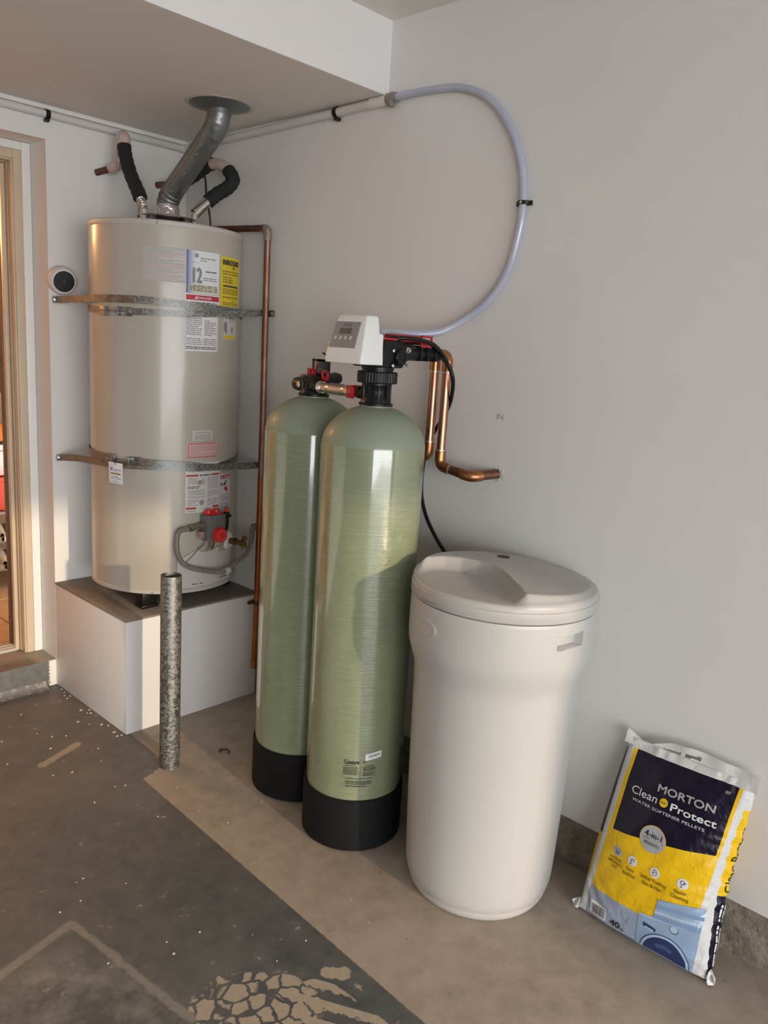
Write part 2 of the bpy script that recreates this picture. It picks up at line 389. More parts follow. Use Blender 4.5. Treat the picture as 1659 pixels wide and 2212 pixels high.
    # straight paint edge, stopping at the platform corner
    ed = t.m('ADD', t.mul(t.m('ADD', y, 0.925), 0.0362), -0.716)
    ed = t.m('ADD', ed, t.mul(t.m('SUBTRACT', n3, 0.5), 0.007))
    near = t.ramp(t.m('ADD', y, t.mul(t.m('SUBTRACT', n2, 0.5), 0.05)), -0.90, -0.86)
    ed = t.m('ADD', ed, t.mul(near, 0.115))
    paint = t.lt(x, ed, 0.004)
    col = t.mix(paint, bare, pt)
    scr = t.mul(seg((-0.735, -1.507), (-0.60, -1.507), 0.009), t.ramp(n3, 0.4, 0.6))
    col = t.mix(t.mul(scr, 0.6), col, (0.42, 0.38, 0.34))
    sp = t.mul(t.ramp(t.vor(t.map(p, loc=(1, 7, 0)), 31), 0.085, 0.06), t.ramp(t.sep(t.vor(t.map(p, loc=(1, 7, 0)), 31, 'F1', 'Color'))[0], 0.90, 0.91))
    col = t.mix(t.mul(sp, paint), col, (0.36, 0.34, 0.31))
    t.put(t.b.inputs['Base Color'], col)
    t.put(t.b.inputs['Roughness'], t.ramp(paint, 0, 1, 0.82, 0.52))
    h = t.m('ADD', t.mul(n3, 0.5), t.mul(paint, t.m('SUBTRACT', 1.0, lift)))
    t.bump(h, 0.25, 0.004)
    return m
struct(B().box((-6, -7.1, -0.12), (0.15, 0.40, 0.0)).build('floor', floor_mat(), ang=180, smooth=False))
struct(B().box((-6.2, -14, -0.20), (1.5, -7.1, -0.02)).build('ground', DRIVE, smooth=False))

wr = struct(B().box((0, -7.1, 0.149), (0.14, 0.05, 2.75)).build('wall_right', WALL, smooth=False))
art('pencil_mark', [('text', 0, 0, 0.026, 'IN', 0, -0.012)], lambda a, b, l: V(-0.0006, -1.722-a, 1.306+b), [INKG], wr)
cb = B()
def curbf(u, v):
    R = math.sin(u*331)*0.5+math.sin(u*911+v*7)*0.3
    return V(0.004+R*0.0012, 0.0-7.1*u, 0.1485*v)
cb.grid(curbf, 600, 3); cb.box((0.010, -7.1, 0), (0.14, 0.0, 0.1475))
struct(cb.build('baseboard_right', CURB))
for lo, hi in (((-0.605, 0.0, 0), (0.0, 0.27, 2.297)), ((-1.75, 0.0, 2.178), (-0.605, 0.27, 2.297)), ((-6.0, 0.0, 0), (-1.75, 0.27, 2.297))):   # behind the heater, over the door, left of it
    struct(B().box(lo, hi).build('wall_back', WALL, smooth=False))
struct(B().box((-6.14, -7.1, 0), (-6.0, 0.27, 2.75)).build('wall_left', CLUT, smooth=False))
wf = B(); wf.box((-0.70, -7.22, 0), (0.14, -7.1, 2.75)); wf.box((-5.82, -7.22, 2.13), (-0.70, -7.1, 2.75)); wf.box((-6.14, -7.22, 0), (-5.82, -7.1, 2.75))
struct(wf.build('wall_front', CLUT, smooth=False))
struct(B().box((-6.1, -7.2, 2.519), (0.14, -1.177, 2.65)).build('ceiling', CEILP, smooth=False))
struct(B().box((-6.1, -1.177, 2.297), (0.0, 0.40, 2.65), mi=0).build('trim_1', CEILP, smooth=False))      # lowered ceiling over the heater
struct(B().box((-6.1, -1.182, 2.2972), (0.0, -1.1765, 2.519)).build('trim_2', SOFF, smooth=False))           # its painted face
struct(B().box((-6.0, -0.010, 2.280), (0.0, 0.0, 2.2968), 0.003).build('trim_3', TRIMW))                     # thin white strip above the pipe, back wall

# door in its recess -------------------------------------------------
dr = bpy.data.objects.new('door_1', None); COL.objects.link(dr); dr.location = (-1.18, 0.133, 0.117); WL['door_1'] = Vector(dr.location); struct(dr)
def frame(name, xo, xi, y0, y1, zt_o, zt_i, m, bev=0.003):
    g = B()
    g.box((xi, y0, 0.117), (xo, y1, zt_o), bev)
    g.box((-2.355-xo, y0, 0.117), (-2.355-xi, y1, zt_o), bev)
    g.box((-2.355-xi, y0, zt_i), (xi, y1, zt_o), bev)
    return g.build(name, m, dr)
frame('outer_casing', -0.606, -0.640, 0.133, 0.170, 2.177, 2.146, TRIMW)
frame('casing', -0.640, -0.672, 0.135, 0.170, 2.146, 2.112, BEIGE)
frame('casing_bead', -0.672, -0.679, 0.139, 0.175, 2.112, 2.105, BEIGE, 0.002)
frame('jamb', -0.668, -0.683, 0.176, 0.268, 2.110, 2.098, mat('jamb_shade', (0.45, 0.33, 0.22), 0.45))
frame('door_stop', -0.6835, -0.700, 0.185, 0.213, 2.098, 2.083, BEIGE, 0.005)
frame('weather_strip', -0.6835, -0.697, 0.228, 0.262, 2.097, 2.088, DKMETAL, 0.002)
nb = B()
for i in range(9): nb.box((-0.6985, 0.243, 0.25+i*0.22), (-0.6965, 0.249, 0.256+i*0.22), 0)
nb.build('nail_head', BLACKP, dr)
th = B()
for i in range(5): th.box((-1.66, 0.182+i*0.018, 0.117), (-0.697, 0.198+i*0.018, 0.137-abs(i-2)*0.003), 0.003)
th.build('threshold', mat('threshold_aluminium', (0.62, 0.58, 0.52), 0.4, 0.3), dr)

# concrete doorstep ---------------------------------------------------
def step_mat():
    m = bpy.data.materials.new('doorstep_paint'); t = NT(m); p = t.pos(); x, y, z = t.sep(p)
    n = t.noise(p, 30, 5, 0.65); n2 = t.noise(p, 130, 3)
    front = t.mix(t.ramp(n, 0.35, 0.7), (0.105, 0.112, 0.102), (0.16, 0.16, 0.145))
    top = t.mix(t.ramp(n, 0.35, 0.7), (0.17, 0.13, 0.10), (0.115, 0.09, 0.072))
    top = t.mix(t.ramp(y, 0.05, 0.11), top, (0.27, 0.235, 0.20))
    top = t.mix(t.ramp(x, -0.70, -0.66), top, (0.30, 0.265, 0.225))
    istop = t.ramp(z, 0.113, 0.117)
    c = t.mix(istop, front, top)
    wx = t.m('ADD', x, t.mul(t.m('SUBTRACT', n2, 0.5), 0.03))
    wpat = t.mul(t.ramp(wx, -0.640, -0.636), t.m('SUBTRACT', 1.0, istop))
    c = t.mix(wpat, c, (0.74, 0.71, 0.66))
    sp = t.ramp(t.vor(p, 42), 0.11, 0.07); c = t.mix(t.mul(sp, t.ramp(n2, 0.55, 0.6)), c, (0.6, 0.57, 0.52))
    t.put(t.b.inputs['Base Color'], c); t.b.inputs['Roughness'].default_value = 0.6; t.bump(n2, 0.3, 0.004)
    return m
st = B().box((-1.75, 0.0, 0.0), (-0.6052, 0.27, 0.117), 0.006).build('doorstep', step_mat())
tag(st, 'grey painted concrete doorstep with white end below the open doorway', 'step')
lab(B().grid(lambda u, v: V(-1.75+1.10*u, -0.030*(1-math.sin(v*PI/2)) , 0.030*(1-math.cos(v*PI/2))), 8, 6).build('worn_cove', mat('cove_paint', (0.15, 0.145, 0.13), 0.6, var=(40, (0.33, 0.31, 0.28), 0.5, 0.65)), st), 'worn cove along the foot of the step')

# platform under the heater ------------------------------------------
pf = thing('heater_platform', 'white drywall platform with dusty grey top under the water heater', 'platform', (-0.295, -0.292, 0))
B().box((-0.605, -0.584, 0.0), (-0.0, -0.0, 0.448), 0.003).build('box_side', WALL, pf)
B().box((-0.6065, -0.586, 0.448), (-0.0, -0.0, 0.456), 0.002).build('top_board', PLTOP, pf)

# laundry room seen through the door ---------------------------------
lw = B(); lw.box((-2.2, 1.75, 0.1), (0.5, 1.85, 2.4)); lw.box((0.4, 0.27, 0.1), (0.5, 1.85, 2.4)); lw.box((-2.3, 0.27, 0.1), (-2.2, 1.85, 2.4)); lw.box((-2.3, 0.40, 2.4), (0.5, 1.85, 2.5)); lw.box((-2.2, 0.271, 2.297), (0.4, 0.41, 2.42))
struct(lw.build('wall_laundry', mat('ochre_wall', (0.62, 0.47, 0.28), 0.6), smooth=False))
lf = struct(B().box((-2.2, 0.27, 0.0), (0.4, 1.75, 0.119)).build('floor_laundry', mat('tile_grout', (0.20, 0.12, 0.06), 0.8), smooth=False))
TILE = mat('terracotta_tile', (0.52, 0.33, 0.18), 0.35, var=(14, (0.42, 0.25, 0.13), 0.4, 0.7))
tile_me = None
for i in range(-4, 3):
    for j in range(-1, 4):
        x0, y0 = -0.597+i*0.33, 0.543+j*0.33; x1, y1 = x0+0.324, y0+0.324
        y0 = max(y0, 0.275); x1 = min(x1, 0.398); y1 = min(y1, 1.748); x0 = max(x0, -2.198)
        if x1-x0 < 0.03 or y1-y0 < 0.03: continue
        B().box((x0, y0, 0.112), (x1, y1, 0.125), 0.002, seg=1).build('tile', TILE, lf)
cbn = thing('wall_cabinet', 'brown wooden wall cabinet high in the laundry beyond the doorway', 'cabinet', (-0.45, 1.62, 1.12))
B().box((-1.10, 1.25, 1.14), (0.05, 1.748, 1.95), 0.004).build('body', mat('cabinet_wood', (0.15, 0.065, 0.022), 0.45, var=(5, (0.10, 0.04, 0.014), 0.3, 0.7)), cbn)
B().box((-1.10, 1.22, 1.10), (0.05, 1.748, 1.14), 0.004).build('light_rail', mat('rail_wood', (0.20, 0.08, 0.025), 0.45), cbn)
for k in range(3): B().box((-1.09+k*0.38, 1.228, 1.16), (-0.72+k*0.38, 1.25, 1.94), 0.006).build('door', MATS['cabinet_wood'], cbn)
rk = thing('shoe_rack', 'low metal shoe rack under a white sink beyond the doorway', 'rack', (-0.35, 1.2, 0.125))
RKM = mat('rack_metal', (0.28, 0.25, 0.21), 0.5, 0.3)
for z in (0.245, 0.395, 0.545): B().box((-0.80, 1.00, z-0.012), (0.10, 1.38, z), 0.004).build('shelf', RKM, rk)
for x in (-0.795, 0.085):
    for y in (1.005, 1.365): B().box((x-0.008, y-0.008, 0.125), (x+0.008, y+0.008, 0.56), 0.002).build('post', RKM, rk)
rb = B().box((-0.72, 1.02, 0.546), (-0.02, 1.34, 0.700), 0.02).build('storage_bin', mat('red_bin', (0.58, 0.06, 0.02), 0.4)); tag(rb, 'red plastic bin on the shoe rack beyond the doorway', 'bin')
sk = thing('laundry_tub', 'white laundry tub holding orange cloth beyond the doorway', 'tub', (-0.35, 1.5, 0.125))
TUBM = mat('tub_white', (0.74, 0.68, 0.62), 0.4)
g = B()
g.box((-0.95, 1.16, 0.705), (0.20, 1.70, 0.84), 0.012); g.build('basin', TUBM, sk)
B().box((-0.97, 1.14, 0.842), (0.22, 1.72, 0.875), 0.01).build('rim', TUBM, sk)
for x in (-0.92, 0.16): B().box((x-0.02, 1.55, 0.125), (x+0.02, 1.59, 0.71), 0.004).build('leg', TUBM, sk)
def cloth(x0, x1, y0, y1, z, h, seed):
    R = random.Random(seed); ph = [R.uniform(0, 6) for _ in range(6)]
    f = lambda u, v: V(x0+(x1-x0)*u+0.01*math.sin(9*v+ph[0]), y0+(y1-y0)*v, z+h*(math.sin(PI*u)*math.sin(PI*v))**0.5*(0.75+0.25*math.sin(11*u+ph[1]+4*v)*math.sin(9*v+ph[2]))+0.001)
    return B().grid(f, 26, 20, thick=lambda u, v: V(x0+(x1-x0)*u+0.01*math.sin(9*v+ph[0]), y0+(y1-y0)*v, z))
tag(cloth(-0.66, -0.18, 1.16, 1.55, 0.876, 0.12, 1).build('towel', mat('orange_cloth', (0.72, 0.23, 0.03), 0.9)), 'bright orange towel heaped on the white tub beyond the doorway', 'towel')
tag(cloth(-0.40, -0.05, 1.145, 1.158, 0.876, 0.03, 2).build('dark_cloth', mat('dark_cloth', (0.02, 0.015, 0.015), 0.9)), 'dark printed cloth edge in front of the orange towel', 'cloth')
def shoe(name, x, y, z, rz, m, sole, label):
    t = thing(name, label, 'shoe', (x, y, z)); Mx = Matrix.Translation((x, y, z)) @ Matrix.Rotation(rz, 4, 'Z')
    def up(u, v):
        a = u*2*PI; l = v; w = 0.044*(0.75+0.35*math.sin(PI*min(1, l*1.1)))*(1 if l < 0.9 else 1-(l-0.9)*4); hgt = 0.095-0.055*max(0, l-0.35)/0.65
        w = max(w, 0.006); k = math.sin(PI*min(max(l, 0.02), 0.98))**0.25
        return Mx @ V(w*k*math.cos(a), -0.13+0.27*l, 0.022+max(0, math.sin(a))*hgt*k)
    B().grid(up, 20, 16).build('upper', m, t)
    B().grid(lambda u, v: Mx @ V(0.048*(0.75+0.3*math.sin(PI*v))*math.cos(u*2*PI)*min(1, 8*v+0.2, 8*(1-v)+0.2), -0.137+0.285*v, 0.011+0.011*(1 if math.sin(u*2*PI) > 0 else -1)), 16, 14).build('sole', sole, t)
    return t
SH1 = mat('shoe_black', (0.02, 0.017, 0.015), 0.6); SH2 = mat('shoe_red', (0.35, 0.03, 0.02), 0.6); SH3 = mat('shoe_tan', (0.42, 0.33, 0.22), 0.6); SOL = mat('shoe_sole', (0.55, 0.48, 0.38), 0.6)
shoe('trainer', -0.435, 1.13, 0.396, PI, SH3, SOL, 'tan trainer on the top shelf of the shoe rack')
shoe('trainer', -0.56, 1.14, 0.396, PI, SH1, SH1, 'black shoe beside the tan trainer on the rack')
shoe('trainer', -0.425, 1.13, 0.246, PI, SH3, SOL, 'tan trainer on the middle shelf of the shoe rack')
shoe('trainer', -0.545, 1.14, 0.246, PI, SH2, SOL, 'red shoe on the middle shelf of the shoe rack')
shoe('trainer', -0.68, 1.16, 0.246, PI, SH1, SH1, 'black shoe at the left end of the middle shelf')

# ================================================================== WATER HEATER
HX, HY, HR = -0.288, -0.325, 0.2838
def hp(deg, z, r=HR):
    a = math.radians(deg); return V(HX+r*math.sin(a), HY-r*math.cos(a), z)
def hfr(deg, z, r=HR):    # local frame: x along the skin (to image right), y up, z outward
    a = math.radians(deg); t = V(math.cos(a), math.sin(a), 0); n = V(math.sin(a), -math.cos(a), 0); p = hp(deg, z, r)
    return Matrix(((t.x, 0, n.x, p.x), (t.y, 0, n.y, p.y), (0, 1, 0, p.z), (0, 0, 0, 1)))
def jacket_mat():
    m = bpy.data.materials.new('heater_enamel'); t = NT(m); o = t.obj()
    t.put(t.b.inputs['Base Color'], t.mix(t.ramp(t.noise(o, 3, 4), 0.3, 0.7), (0.475, 0.435, 0.37), (0.45, 0.41, 0.345)))
    t.b.inputs['Roughness'].default_value = 0.27; t.b.inputs['Coat Weight'].default_value = 0.15
    t.bump(t.noise(o, 300, 2), 0.04, 0.002)
    return m
JACK = jacket_mat(); HCAP = mat('heater_cap', (0.50, 0.47, 0.43), 0.45); HPAN = mat('burner_panel', (0.55, 0.53, 0.49), 0.4)
wh = thing('water_heater', 'tall cream gas water heater on the white platform in the corner', 'water heater', (HX, HY, 0.456))
B().lathe([(HR-0.004, 0.533), (HR, 0.536), (HR, 1.200), (HR, 1.866), (HR-0.004, 1.868)], (HX, HY), 128).build('jacket', JACK, wh)
B().lathe([(HR+0.001, 1.864), (HR+0.0022, 1.866), (HR+0.0022, 1.880), (HR-0.002, 1.8845), (0.15, 1.888), (0.001, 1.890)], (HX, HY), 128).build('top_cap', HCAP, wh)
B().lathe([(0.10, 0.523), (HR-0.004, 0.521), (HR+0.002, 0.524), (HR+0.002, 0.537), (HR-0.001, 0.539)], (HX, HY), 128).build('base_ring', HCAP, wh)
for d in (-48, 72, 192):
    p = hp(d, 0.456, 0.232); g = B(); g.box((p.x-0.032, p.y-0.026, 0.466), (p.x+0.032, p.y+0.026, 0.524), 0.006); g.box((p.x-0.036, p.y-0.030, 0.4562), (p.x+0.036, p.y+0.030, 0.470), 0.004)
    g.build('foot', BLACKP, wh)
for d, z in ((-38, 1.873), (12, 1.873), (-40, 0.530), (30, 0.530)):
    g = B(); M = hfr(d, z, HR+0.002); g.lathe([(0.0045, 0), (0.0045, 0.001), (0.003, 0.0025), (0.0005, 0.003)], n=12, M=M); g.build('screw', CHROME, wh)

# printed labels ----------------------------------------------------
def hlabel(name, d0, d1, z0, z1, m, mats, items, label):
    R = HR+0.0007; w = math.radians(d1-d0)*HR; h = z1-z0
    f = lambda u, v, r=R: hp(d0+(d1-d0)*u, z0+(z1-z0)*v, r)
    o = B().grid(f, max(4, int((d1-d0)/2)), 3, thick=lambda u, v: f(u, v, HR-0.0004)).build(name, m, wh); lab(o, label)
    art('print', items(w, h), lambda a, b, ly: hp(d0+math.degrees(a/HR), z0+b, R+0.0003*ly+0.0002), mats, o)
    return o
P5 = [INK, INKG, INKP, INKR, INKB, PAPER, INKRF]
hlabel('warning_label', -47.3, -17.9, 1.677, 1.795, mat('label_tan', (0.58, 0.54, 0.50), 0.5), [INKG, mat('ink_mauve', (0.40, 0.29, 0.30), 0.6)], lambda w, h:
       [('rows', 0.002, h*(1-(i+1)*0.0625)+0.0005, w-0.002, h*(1-i*0.0625)-0.0005, 2, 0 if i % 5 < 3 else 1, 10+i, 0.7) for i in range(16)], 'tan label crowded with small print')
def blue_mat():
    m = bpy.data.materials.new('rating_label'); t = NT(m); u = t.sep(t.uv())
    f = t.ramp(u[0], 0.02, 0.27); f = t.m('POWER', f, 0.7)
    t.put(t.b.inputs['Base Color'], t.mix(f, (0.05, 0.09, 0.36), (0.76, 0.76, 0.78))); t.b.inputs['Roughness'].default_value = 0.35
    return m
CREAMB = mat('ink_cream', (0.56, 0.51, 0.40), 0.5); G12 = mat('ink_mid_grey', (0.25, 0.26, 0.28), 0.5)
hlabel('rating_label', -17.5, 9.3, 1.647, 1.793, blue_mat(), [INK, INKG, G12, CREAMB], lambda w, h:
       [('text', 0.016, 0.037, 0.072, '12', 2, 0.040, 'L', 0.040), ('disc', 0.036, h-0.016, 0.008, 1, 1), ('rows', 0.052, h-0.036, w-0.018, h-0.020, 2, 1, 3, 0.6), ('line', [(0.012, h-0.040), (0.05, h-0.040)], 0.0012, 1),
        ('rows', 0.072, 0.074, w-0.012, 0.081, 1, 0, 5, 1), ('rows', 0.062, 0.044, w-0.012, 0.058, 2, 1, 6, 1), ('rect', 0.008, 0.004, w-0.006, 0.030, 3, 1, 8, 1)] +
       [('rows', 0.011, 0.006, w*0.74, 0.028, 5, 0, 8, 0.5), ('rows', w*0.82, 0.007, w-0.010, 0.028, 4, 0, 9, 1)], 'white label with blue edge and large 12')
hlabel('danger_label', -18.2, 10.0, 1.598, 1.6445, PAPER, [INK, INKR, PAPER], lambda w, h:
       [('rect', 0.003, h-0.022, w-0.003, h-0.004, 1, 1, 8, 1), ('text', w*0.52, h-0.0175, 0.0125, 'DANGER', 2, 0.01, 'C', 0.060), ('fan', [(w*0.245, h-0.0175), (w*0.33, h-0.0175), (w*0.2875, h-0.0075)], 2, 2), ('rows', 0.02, 0.014, w-0.01, 0.020, 1, 0, 4, 0.6)], 'white label with a red DANGER band')
hlabel('energy_label', 11.2, 38.0, 1.611, 1.789, YELLOW, [INK, mat('ink_olive', (0.24, 0.18, 0.02), 0.6), YELLOW], lambda w, h:
       [('text', w*0.47, h-0.0290, 0.0245, 'ENERGYGUIDE', 0, 0.045, 'C', w-0.022), ('fan', [(w*.52, h-0.036), (w*.64, h-0.036), (w*.58, h-0.045)], 0, 1), ('line', [(w*.58, h-0.03), (w*.58, h-0.038)], 0.004, 0),
        ('rows', 0.008, h-0.066, w-0.012, h-0.048, 2, 1, 4, 0.9), ('rows', 0.010, h-0.094, w-0.05, h-0.070, 3, 1, 5, 0.6), ('fan', [(w*.36, h-0.088), (w*.44, h-0.088), (w*.40, h-0.098)], 0, 1), ('rect', 0.012, h-0.108, w-0.012, h-0.102, 0, 1, 6, 1),
        ('rows', 0.010, h-0.135, w-0.012, h-0.112, 3, 1, 6, 0.9), ('rows', 0.010, h-0.150, w-0.012, h-0.140, 1, 1, 7, 1), ('disc', w*.55, h-0.158, 0.004, 1, 1), ('rows', 0.010, 0.004, w-0.012, 0.016, 2, 1, 8, 0.9)], 'yellow energy label')
hlabel('instruction_label', -19.0, 9.2, 1.442, 1.570, PAPER, [INK, INKG], lambda w, h:
       [('line', [(0.005, 0.004), (w-0.005, 0.004), (w-0.005, h-0.002), (0.005, h-0.002), (0.005, 0.004)], 0.0013, 0, 1), ('rows', 0.009, 0.056, w*0.48, h-0.008, 9, 1, 21, 0.7), ('rows', w*0.56, 0.056, w-0.010, h-0.014, 9, 1, 22, 0.6), ('line', [(0.005, 0.050), (w-0.005, 0.050)], 0.001, 0),
        ('rows', 0.009, 0.022, w*0.50, 0.048, 4, 1, 23, 0.9), ('rows', w*0.53, 0.022, w-0.009, 0.048, 4, 1, 24, 0.9), ('line', [(0.005, 0.019), (w-0.005, 0.019)], 0.001, 0), ('rows', 0.009, 0.006, w-0.010, 0.018, 2, 0, 25, 1)], 'white instruction label with two text columns')
hlabel('phone_sticker', 15.5, 33.0, 1.490, 1.578, mat('sticker_grey', (0.60, 0.58, 0.57), 0.5), [INK, mat('ink_violet_grey', (0.28, 0.22, 0.26), 0.6), YELLOW, INKG], lambda w, h:
       [('text', 0.004, h-0.012, 0.011, '1-800-', 0, 0.01, 'L', w-0.012), ('fan', [(0.010+0.010*math.cos(k*0.45), 0.045+0.022*math.sin(k*0.45)) for k in range(14)], 1, 1), ('line', [(0.017, 0.045), (0.017, 0.016)], 0.004, 1), ('fan', [(0.054+0.008*math.cos(k*0.45), 0.037+0.012*math.sin(k*0.45)) for k in range(14)], 3, 1),
        ('line', [(0.052, 0.036), (0.052, 0.016)], 0.003, 3), ('rect', 0.002, 0.002, w-0.004, 0.014, 2, 1, 5, 1), ('rows', 0.03, h-0.024, w-0.01, h-0.016, 2, 3, 7, 1)], 'small faded phone sticker with a yellow foot')
hlabel('notice_label', -11.3, 6.0, 1.113, 1.152, mat('label_dull', (0.60, 0.57, 0.53), 0.5), [INKG], lambda w, h: [('rows', 0.008, h-0.012, w-0.008, h-0.006, 1, 0, 3, 1), ('rows', 0.006, 0.003, w-0.005, h-0.015, 5, 0, 31, 0.9)], 'small grey notice')
def hatch(w, h):
    it = [('rows', 0.012, 0.010, w-0.012, h-0.012, 7, 1, 41, 0.85)]; n = 13
    for i in range(n):
        x = 0.003+(w-0.012)*i/n
        for b in (0.002, h-0.008): it.append(('quad', ((x, b), (x+0.005, b), (x+0.009, b+0.006), (x+0.004, b+0.006)), 0, 1, 1, 1))
    for i in range(6):
        y = 0.006+(h-0.014)*i/6
        for a in (0.002, w-0.007): it.append(('quad', ((a, y), (a+0.005, y+0.004), (a+0.005, y+0.008), (a, y+0.004)), 0, 1, 1, 1))
    return it
hlabel('hatched_label', -15.3, 12.1, 1.046, 1.107, mat('label_pink', (0.62, 0.46, 0.42), 0.5), [INKR, INKRF], hatch, 'pinkish label with a red hatched border')
hlabel('lighting_label', -16.3, 14.0, 0.838, 1.030, mat('label_pale', (0.66, 0.64, 0.60), 0.5), [INK, INKG, INKR], lambda w, h:
       [('rows', 0.012, h-0.036, w*.52, h-0.026, 2, 1, 50, 0.8), ('rows', w*.58, h-0.036, w-0.006, h-0.026, 2, 1, 51, 0.9), ('rect', 0.002, h-0.052, w*.33, h-0.045, 2, 1, 5, 1), ('rect', w*.74, h-0.052, w-0.003, h-0.045, 2, 1, 5, 1), ('rows', w*.37, h-0.053, w*.71, h-0.044, 1, 0, 52, 1),
        ('rows', 0.008, h-0.082, w*.30, h-0.056, 5, 1, 53, 1), ('disc', w*.38, h-0.076, 0.010, 1, 1), ('rows', w*.44, h-0.084, w*.54, h-0.058, 4, 1, 54, 0.6), ('rows', w*.60, h-0.104, w-0.006, h-0.056, 10, 1, 55, 0.95),
        ('rows', 0.008, h-0.100, w*.54, h-0.088, 2, 0, 56, 0.8), ('rows', 0.008, h-0.124, w*.54, h-0.103, 5, 1, 57, 0.95), ('rows', w*.60, h-0.135, w-0.006, h-0.108, 6, 1, 58, 0.9), ('rows', 0.008, h-0.136, w*.54, h-0.127, 2, 1, 59, 0.9),
        ('rows', 0.008, 0.026, w*.36, h-0.140, 5, 1, 60, 0.7), ('disc', w*.44, 0.038, 0.011, 1, 1), ('rows', w*.60, 0.024, w-0.006, h-0.140, 4, 1, 61, 0.5), ('rect', 0.002, 0.014, w*.28, 0.021, 2, 1, 5, 1), ('rect', w*.78, 0.014, w-0.003, 0.021, 2, 1, 5, 1), ('rows', 0.008, 0.004, w*.3, 0.010, 1, 1, 62, 1)], 'pale lighting instructions with red bars')
hlabel('flammable_label', 15.0, 28.8, 0.822, 0.975, mat('label_lilac', (0.62, 0.58, 0.62), 0.5), [INK, INKG, INKR, PAPER], lambda w, h:
       [('rect', 0.002, h-0.018, w-0.003, h-0.004, 2, 1, 5, 1), ('text', w*.58, h-0.015, 0.0095, 'DANGER', 3, 0.01, 'C', 0.040), ('fan', [(0.006, h-0.015), (0.016, h-0.015), (0.011, h-0.007)], 3, 2),
        ('fan', [(0.004, h-0.046), (0.011, h-0.046), (0.013, h-0.038), (0.009, h-0.030), (0.004, h-0.034)], 0, 1), ('fan', [(0.018, h-0.044), (0.036, h-0.044), (0.040, h-0.026), (0.034, h-0.022), (0.030, h-0.034), (0.020, h-0.036)], 0, 1),
        ('fan', [(0.024, h-0.058), (0.040, h-0.070), (0.052, h-0.070), (0.050, h-0.060), (0.040, h-0.050), (0.030, h-0.050)], 2, 1), ('rows', 0.004, h-0.105, w-0.006, h-0.078, 5, 1, 71, 0.9), ('rows', 0.004, 0.006, w-0.006, h-0.112, 5, 1, 72, 0.6)], 'narrow warning label with a pictured hand')
hlabel('side_sticker', 19.5, 24.0, 0.788, 0.830, mat('label_side', (0.66, 0.64, 0.64), 0.5), [INK, INKB], lambda w, h: [('disc', w*.45, h-0.012, 0.006, 1, 1), ('rows', 0.004, 0.004, w-0.004, 0.022, 2, 0, 73, 0.7)], 'tiny sticker beside the igniter')

# burner cover -------------------------------------------------------
def hpanel(name, prof, off, m, z0=0.545, thick=0.010, n=20):
    """prof: list of (deg, ztop); smooth raised plate on the jacket"""
    ds = [p[0] for p in prof]; zs = [p[1] for p in prof]
    def zt(d): return float(np.interp(d, ds, zs))
    f = lambda u, v, r: hp(ds[0]+(ds[-1]-ds[0])*u, z0+(zt(ds[0]+(ds[-1]-ds[0])*u)-z0)*v, r)
    return B().grid(lambda u, v: f(u, v, HR+off), n*2, 6, thick=lambda u, v: f(u, v, HR+off-thick)).build(name, m, wh, 30)
hpanel('burner_cover', [(-22.5, 0.652), (-21, 0.660), (-6.5, 0.697), (-5.0, 0.690), (-4.5, 0.683), (7, 0.683), (9, 0.690), (13.0, 0.690)], 0.010, HPAN)
hpanel('inner_door', [(13.0, 0.672), (30.0, 0.664)], 0.006, HPAN)
for d in (-6.0, 2.0): hpanel('cover_rib', [(d-0.9, 0.672), (d+0.9, 0.672)], 0.013, HPAN, 0.556, 0.004, 3)
for d0, d1, z in ((-11, -2, 0.556), (16, 26, 0.560)):
    hpanel('air_slot', [(d0, z+0.003), (d1, z+0.003)], 0.0104 if d0 < 0 else 0.0064, BLACKP, z, 0.002, 5)
# gas valve ----------------------------------------------------------
M = hfr(3.4, 0.782)
gv = B().box((-0.040, -0.050, -0.004), (0.044, 0.050, 0.052), 0.005, M=M).build('gas_valve', GREY, wh)
g = B(); g.lathe([(0.030, 0.052), (0.030, 0.056), (0.027, 0.072), (0.024, 0.0735), (0.001, 0.0735)], n=40, M=M @ Matrix.Translation((0.010, -0.028, 0)))
kb = g.build('knob', REDK, gv)
mk = B()
for i in range(12):
    a = 2*PI*i/12; Mi = M @ Matrix.Translation((0.010, -0.028, 0.0736)) @ Matrix.Rotation(a, 4, 'Z'); mk.box((0.016, -0.0012, 0), (0.021, 0.0012, 0.0005), 0, M=Mi)
mk.build('knob_marks', mat('pale_pink', (0.62, 0.32, 0.30), 0.5), gv)
g = B(); g.box((-0.036, 0.050, 0.010), (0.032, 0.058, 0.046), 0.003, M=M); g.lathe([(0.014, 0), (0.014, 0.012), (0.012, 0.015), (0.001, 0.016)], n=20, M=M @ Matrix.Translation((-0.022, 0.056, 0.028)) @ Matrix.Rotation(-PI/2, 4, 'X')); g.lathe([(0.013, 0), (0.013, 0.011), (0.011, 0.014), (0.001, 0.015)], n=20, M=M @ Matrix.Translation((0.016, 0.056, 0.028)) @ Matrix.Rotation(-PI/2, 4, 'X'))
lab(g.build('selector', REDK, gv), 'red selector on top of the valve')
for a, b in ((-0.037, -0.046), (-0.037, 0.046), (0.040, -0.046)):
    B().lathe([(0.0035, 0.050), (0.0035, 0.055), (0.001, 0.056)], n=10, M=M @ Matrix.Translation((a, b, 0))).build('screw', CHROME, gv)
g = B(); q = lambda a, b, c: M @ V(a, b, c)
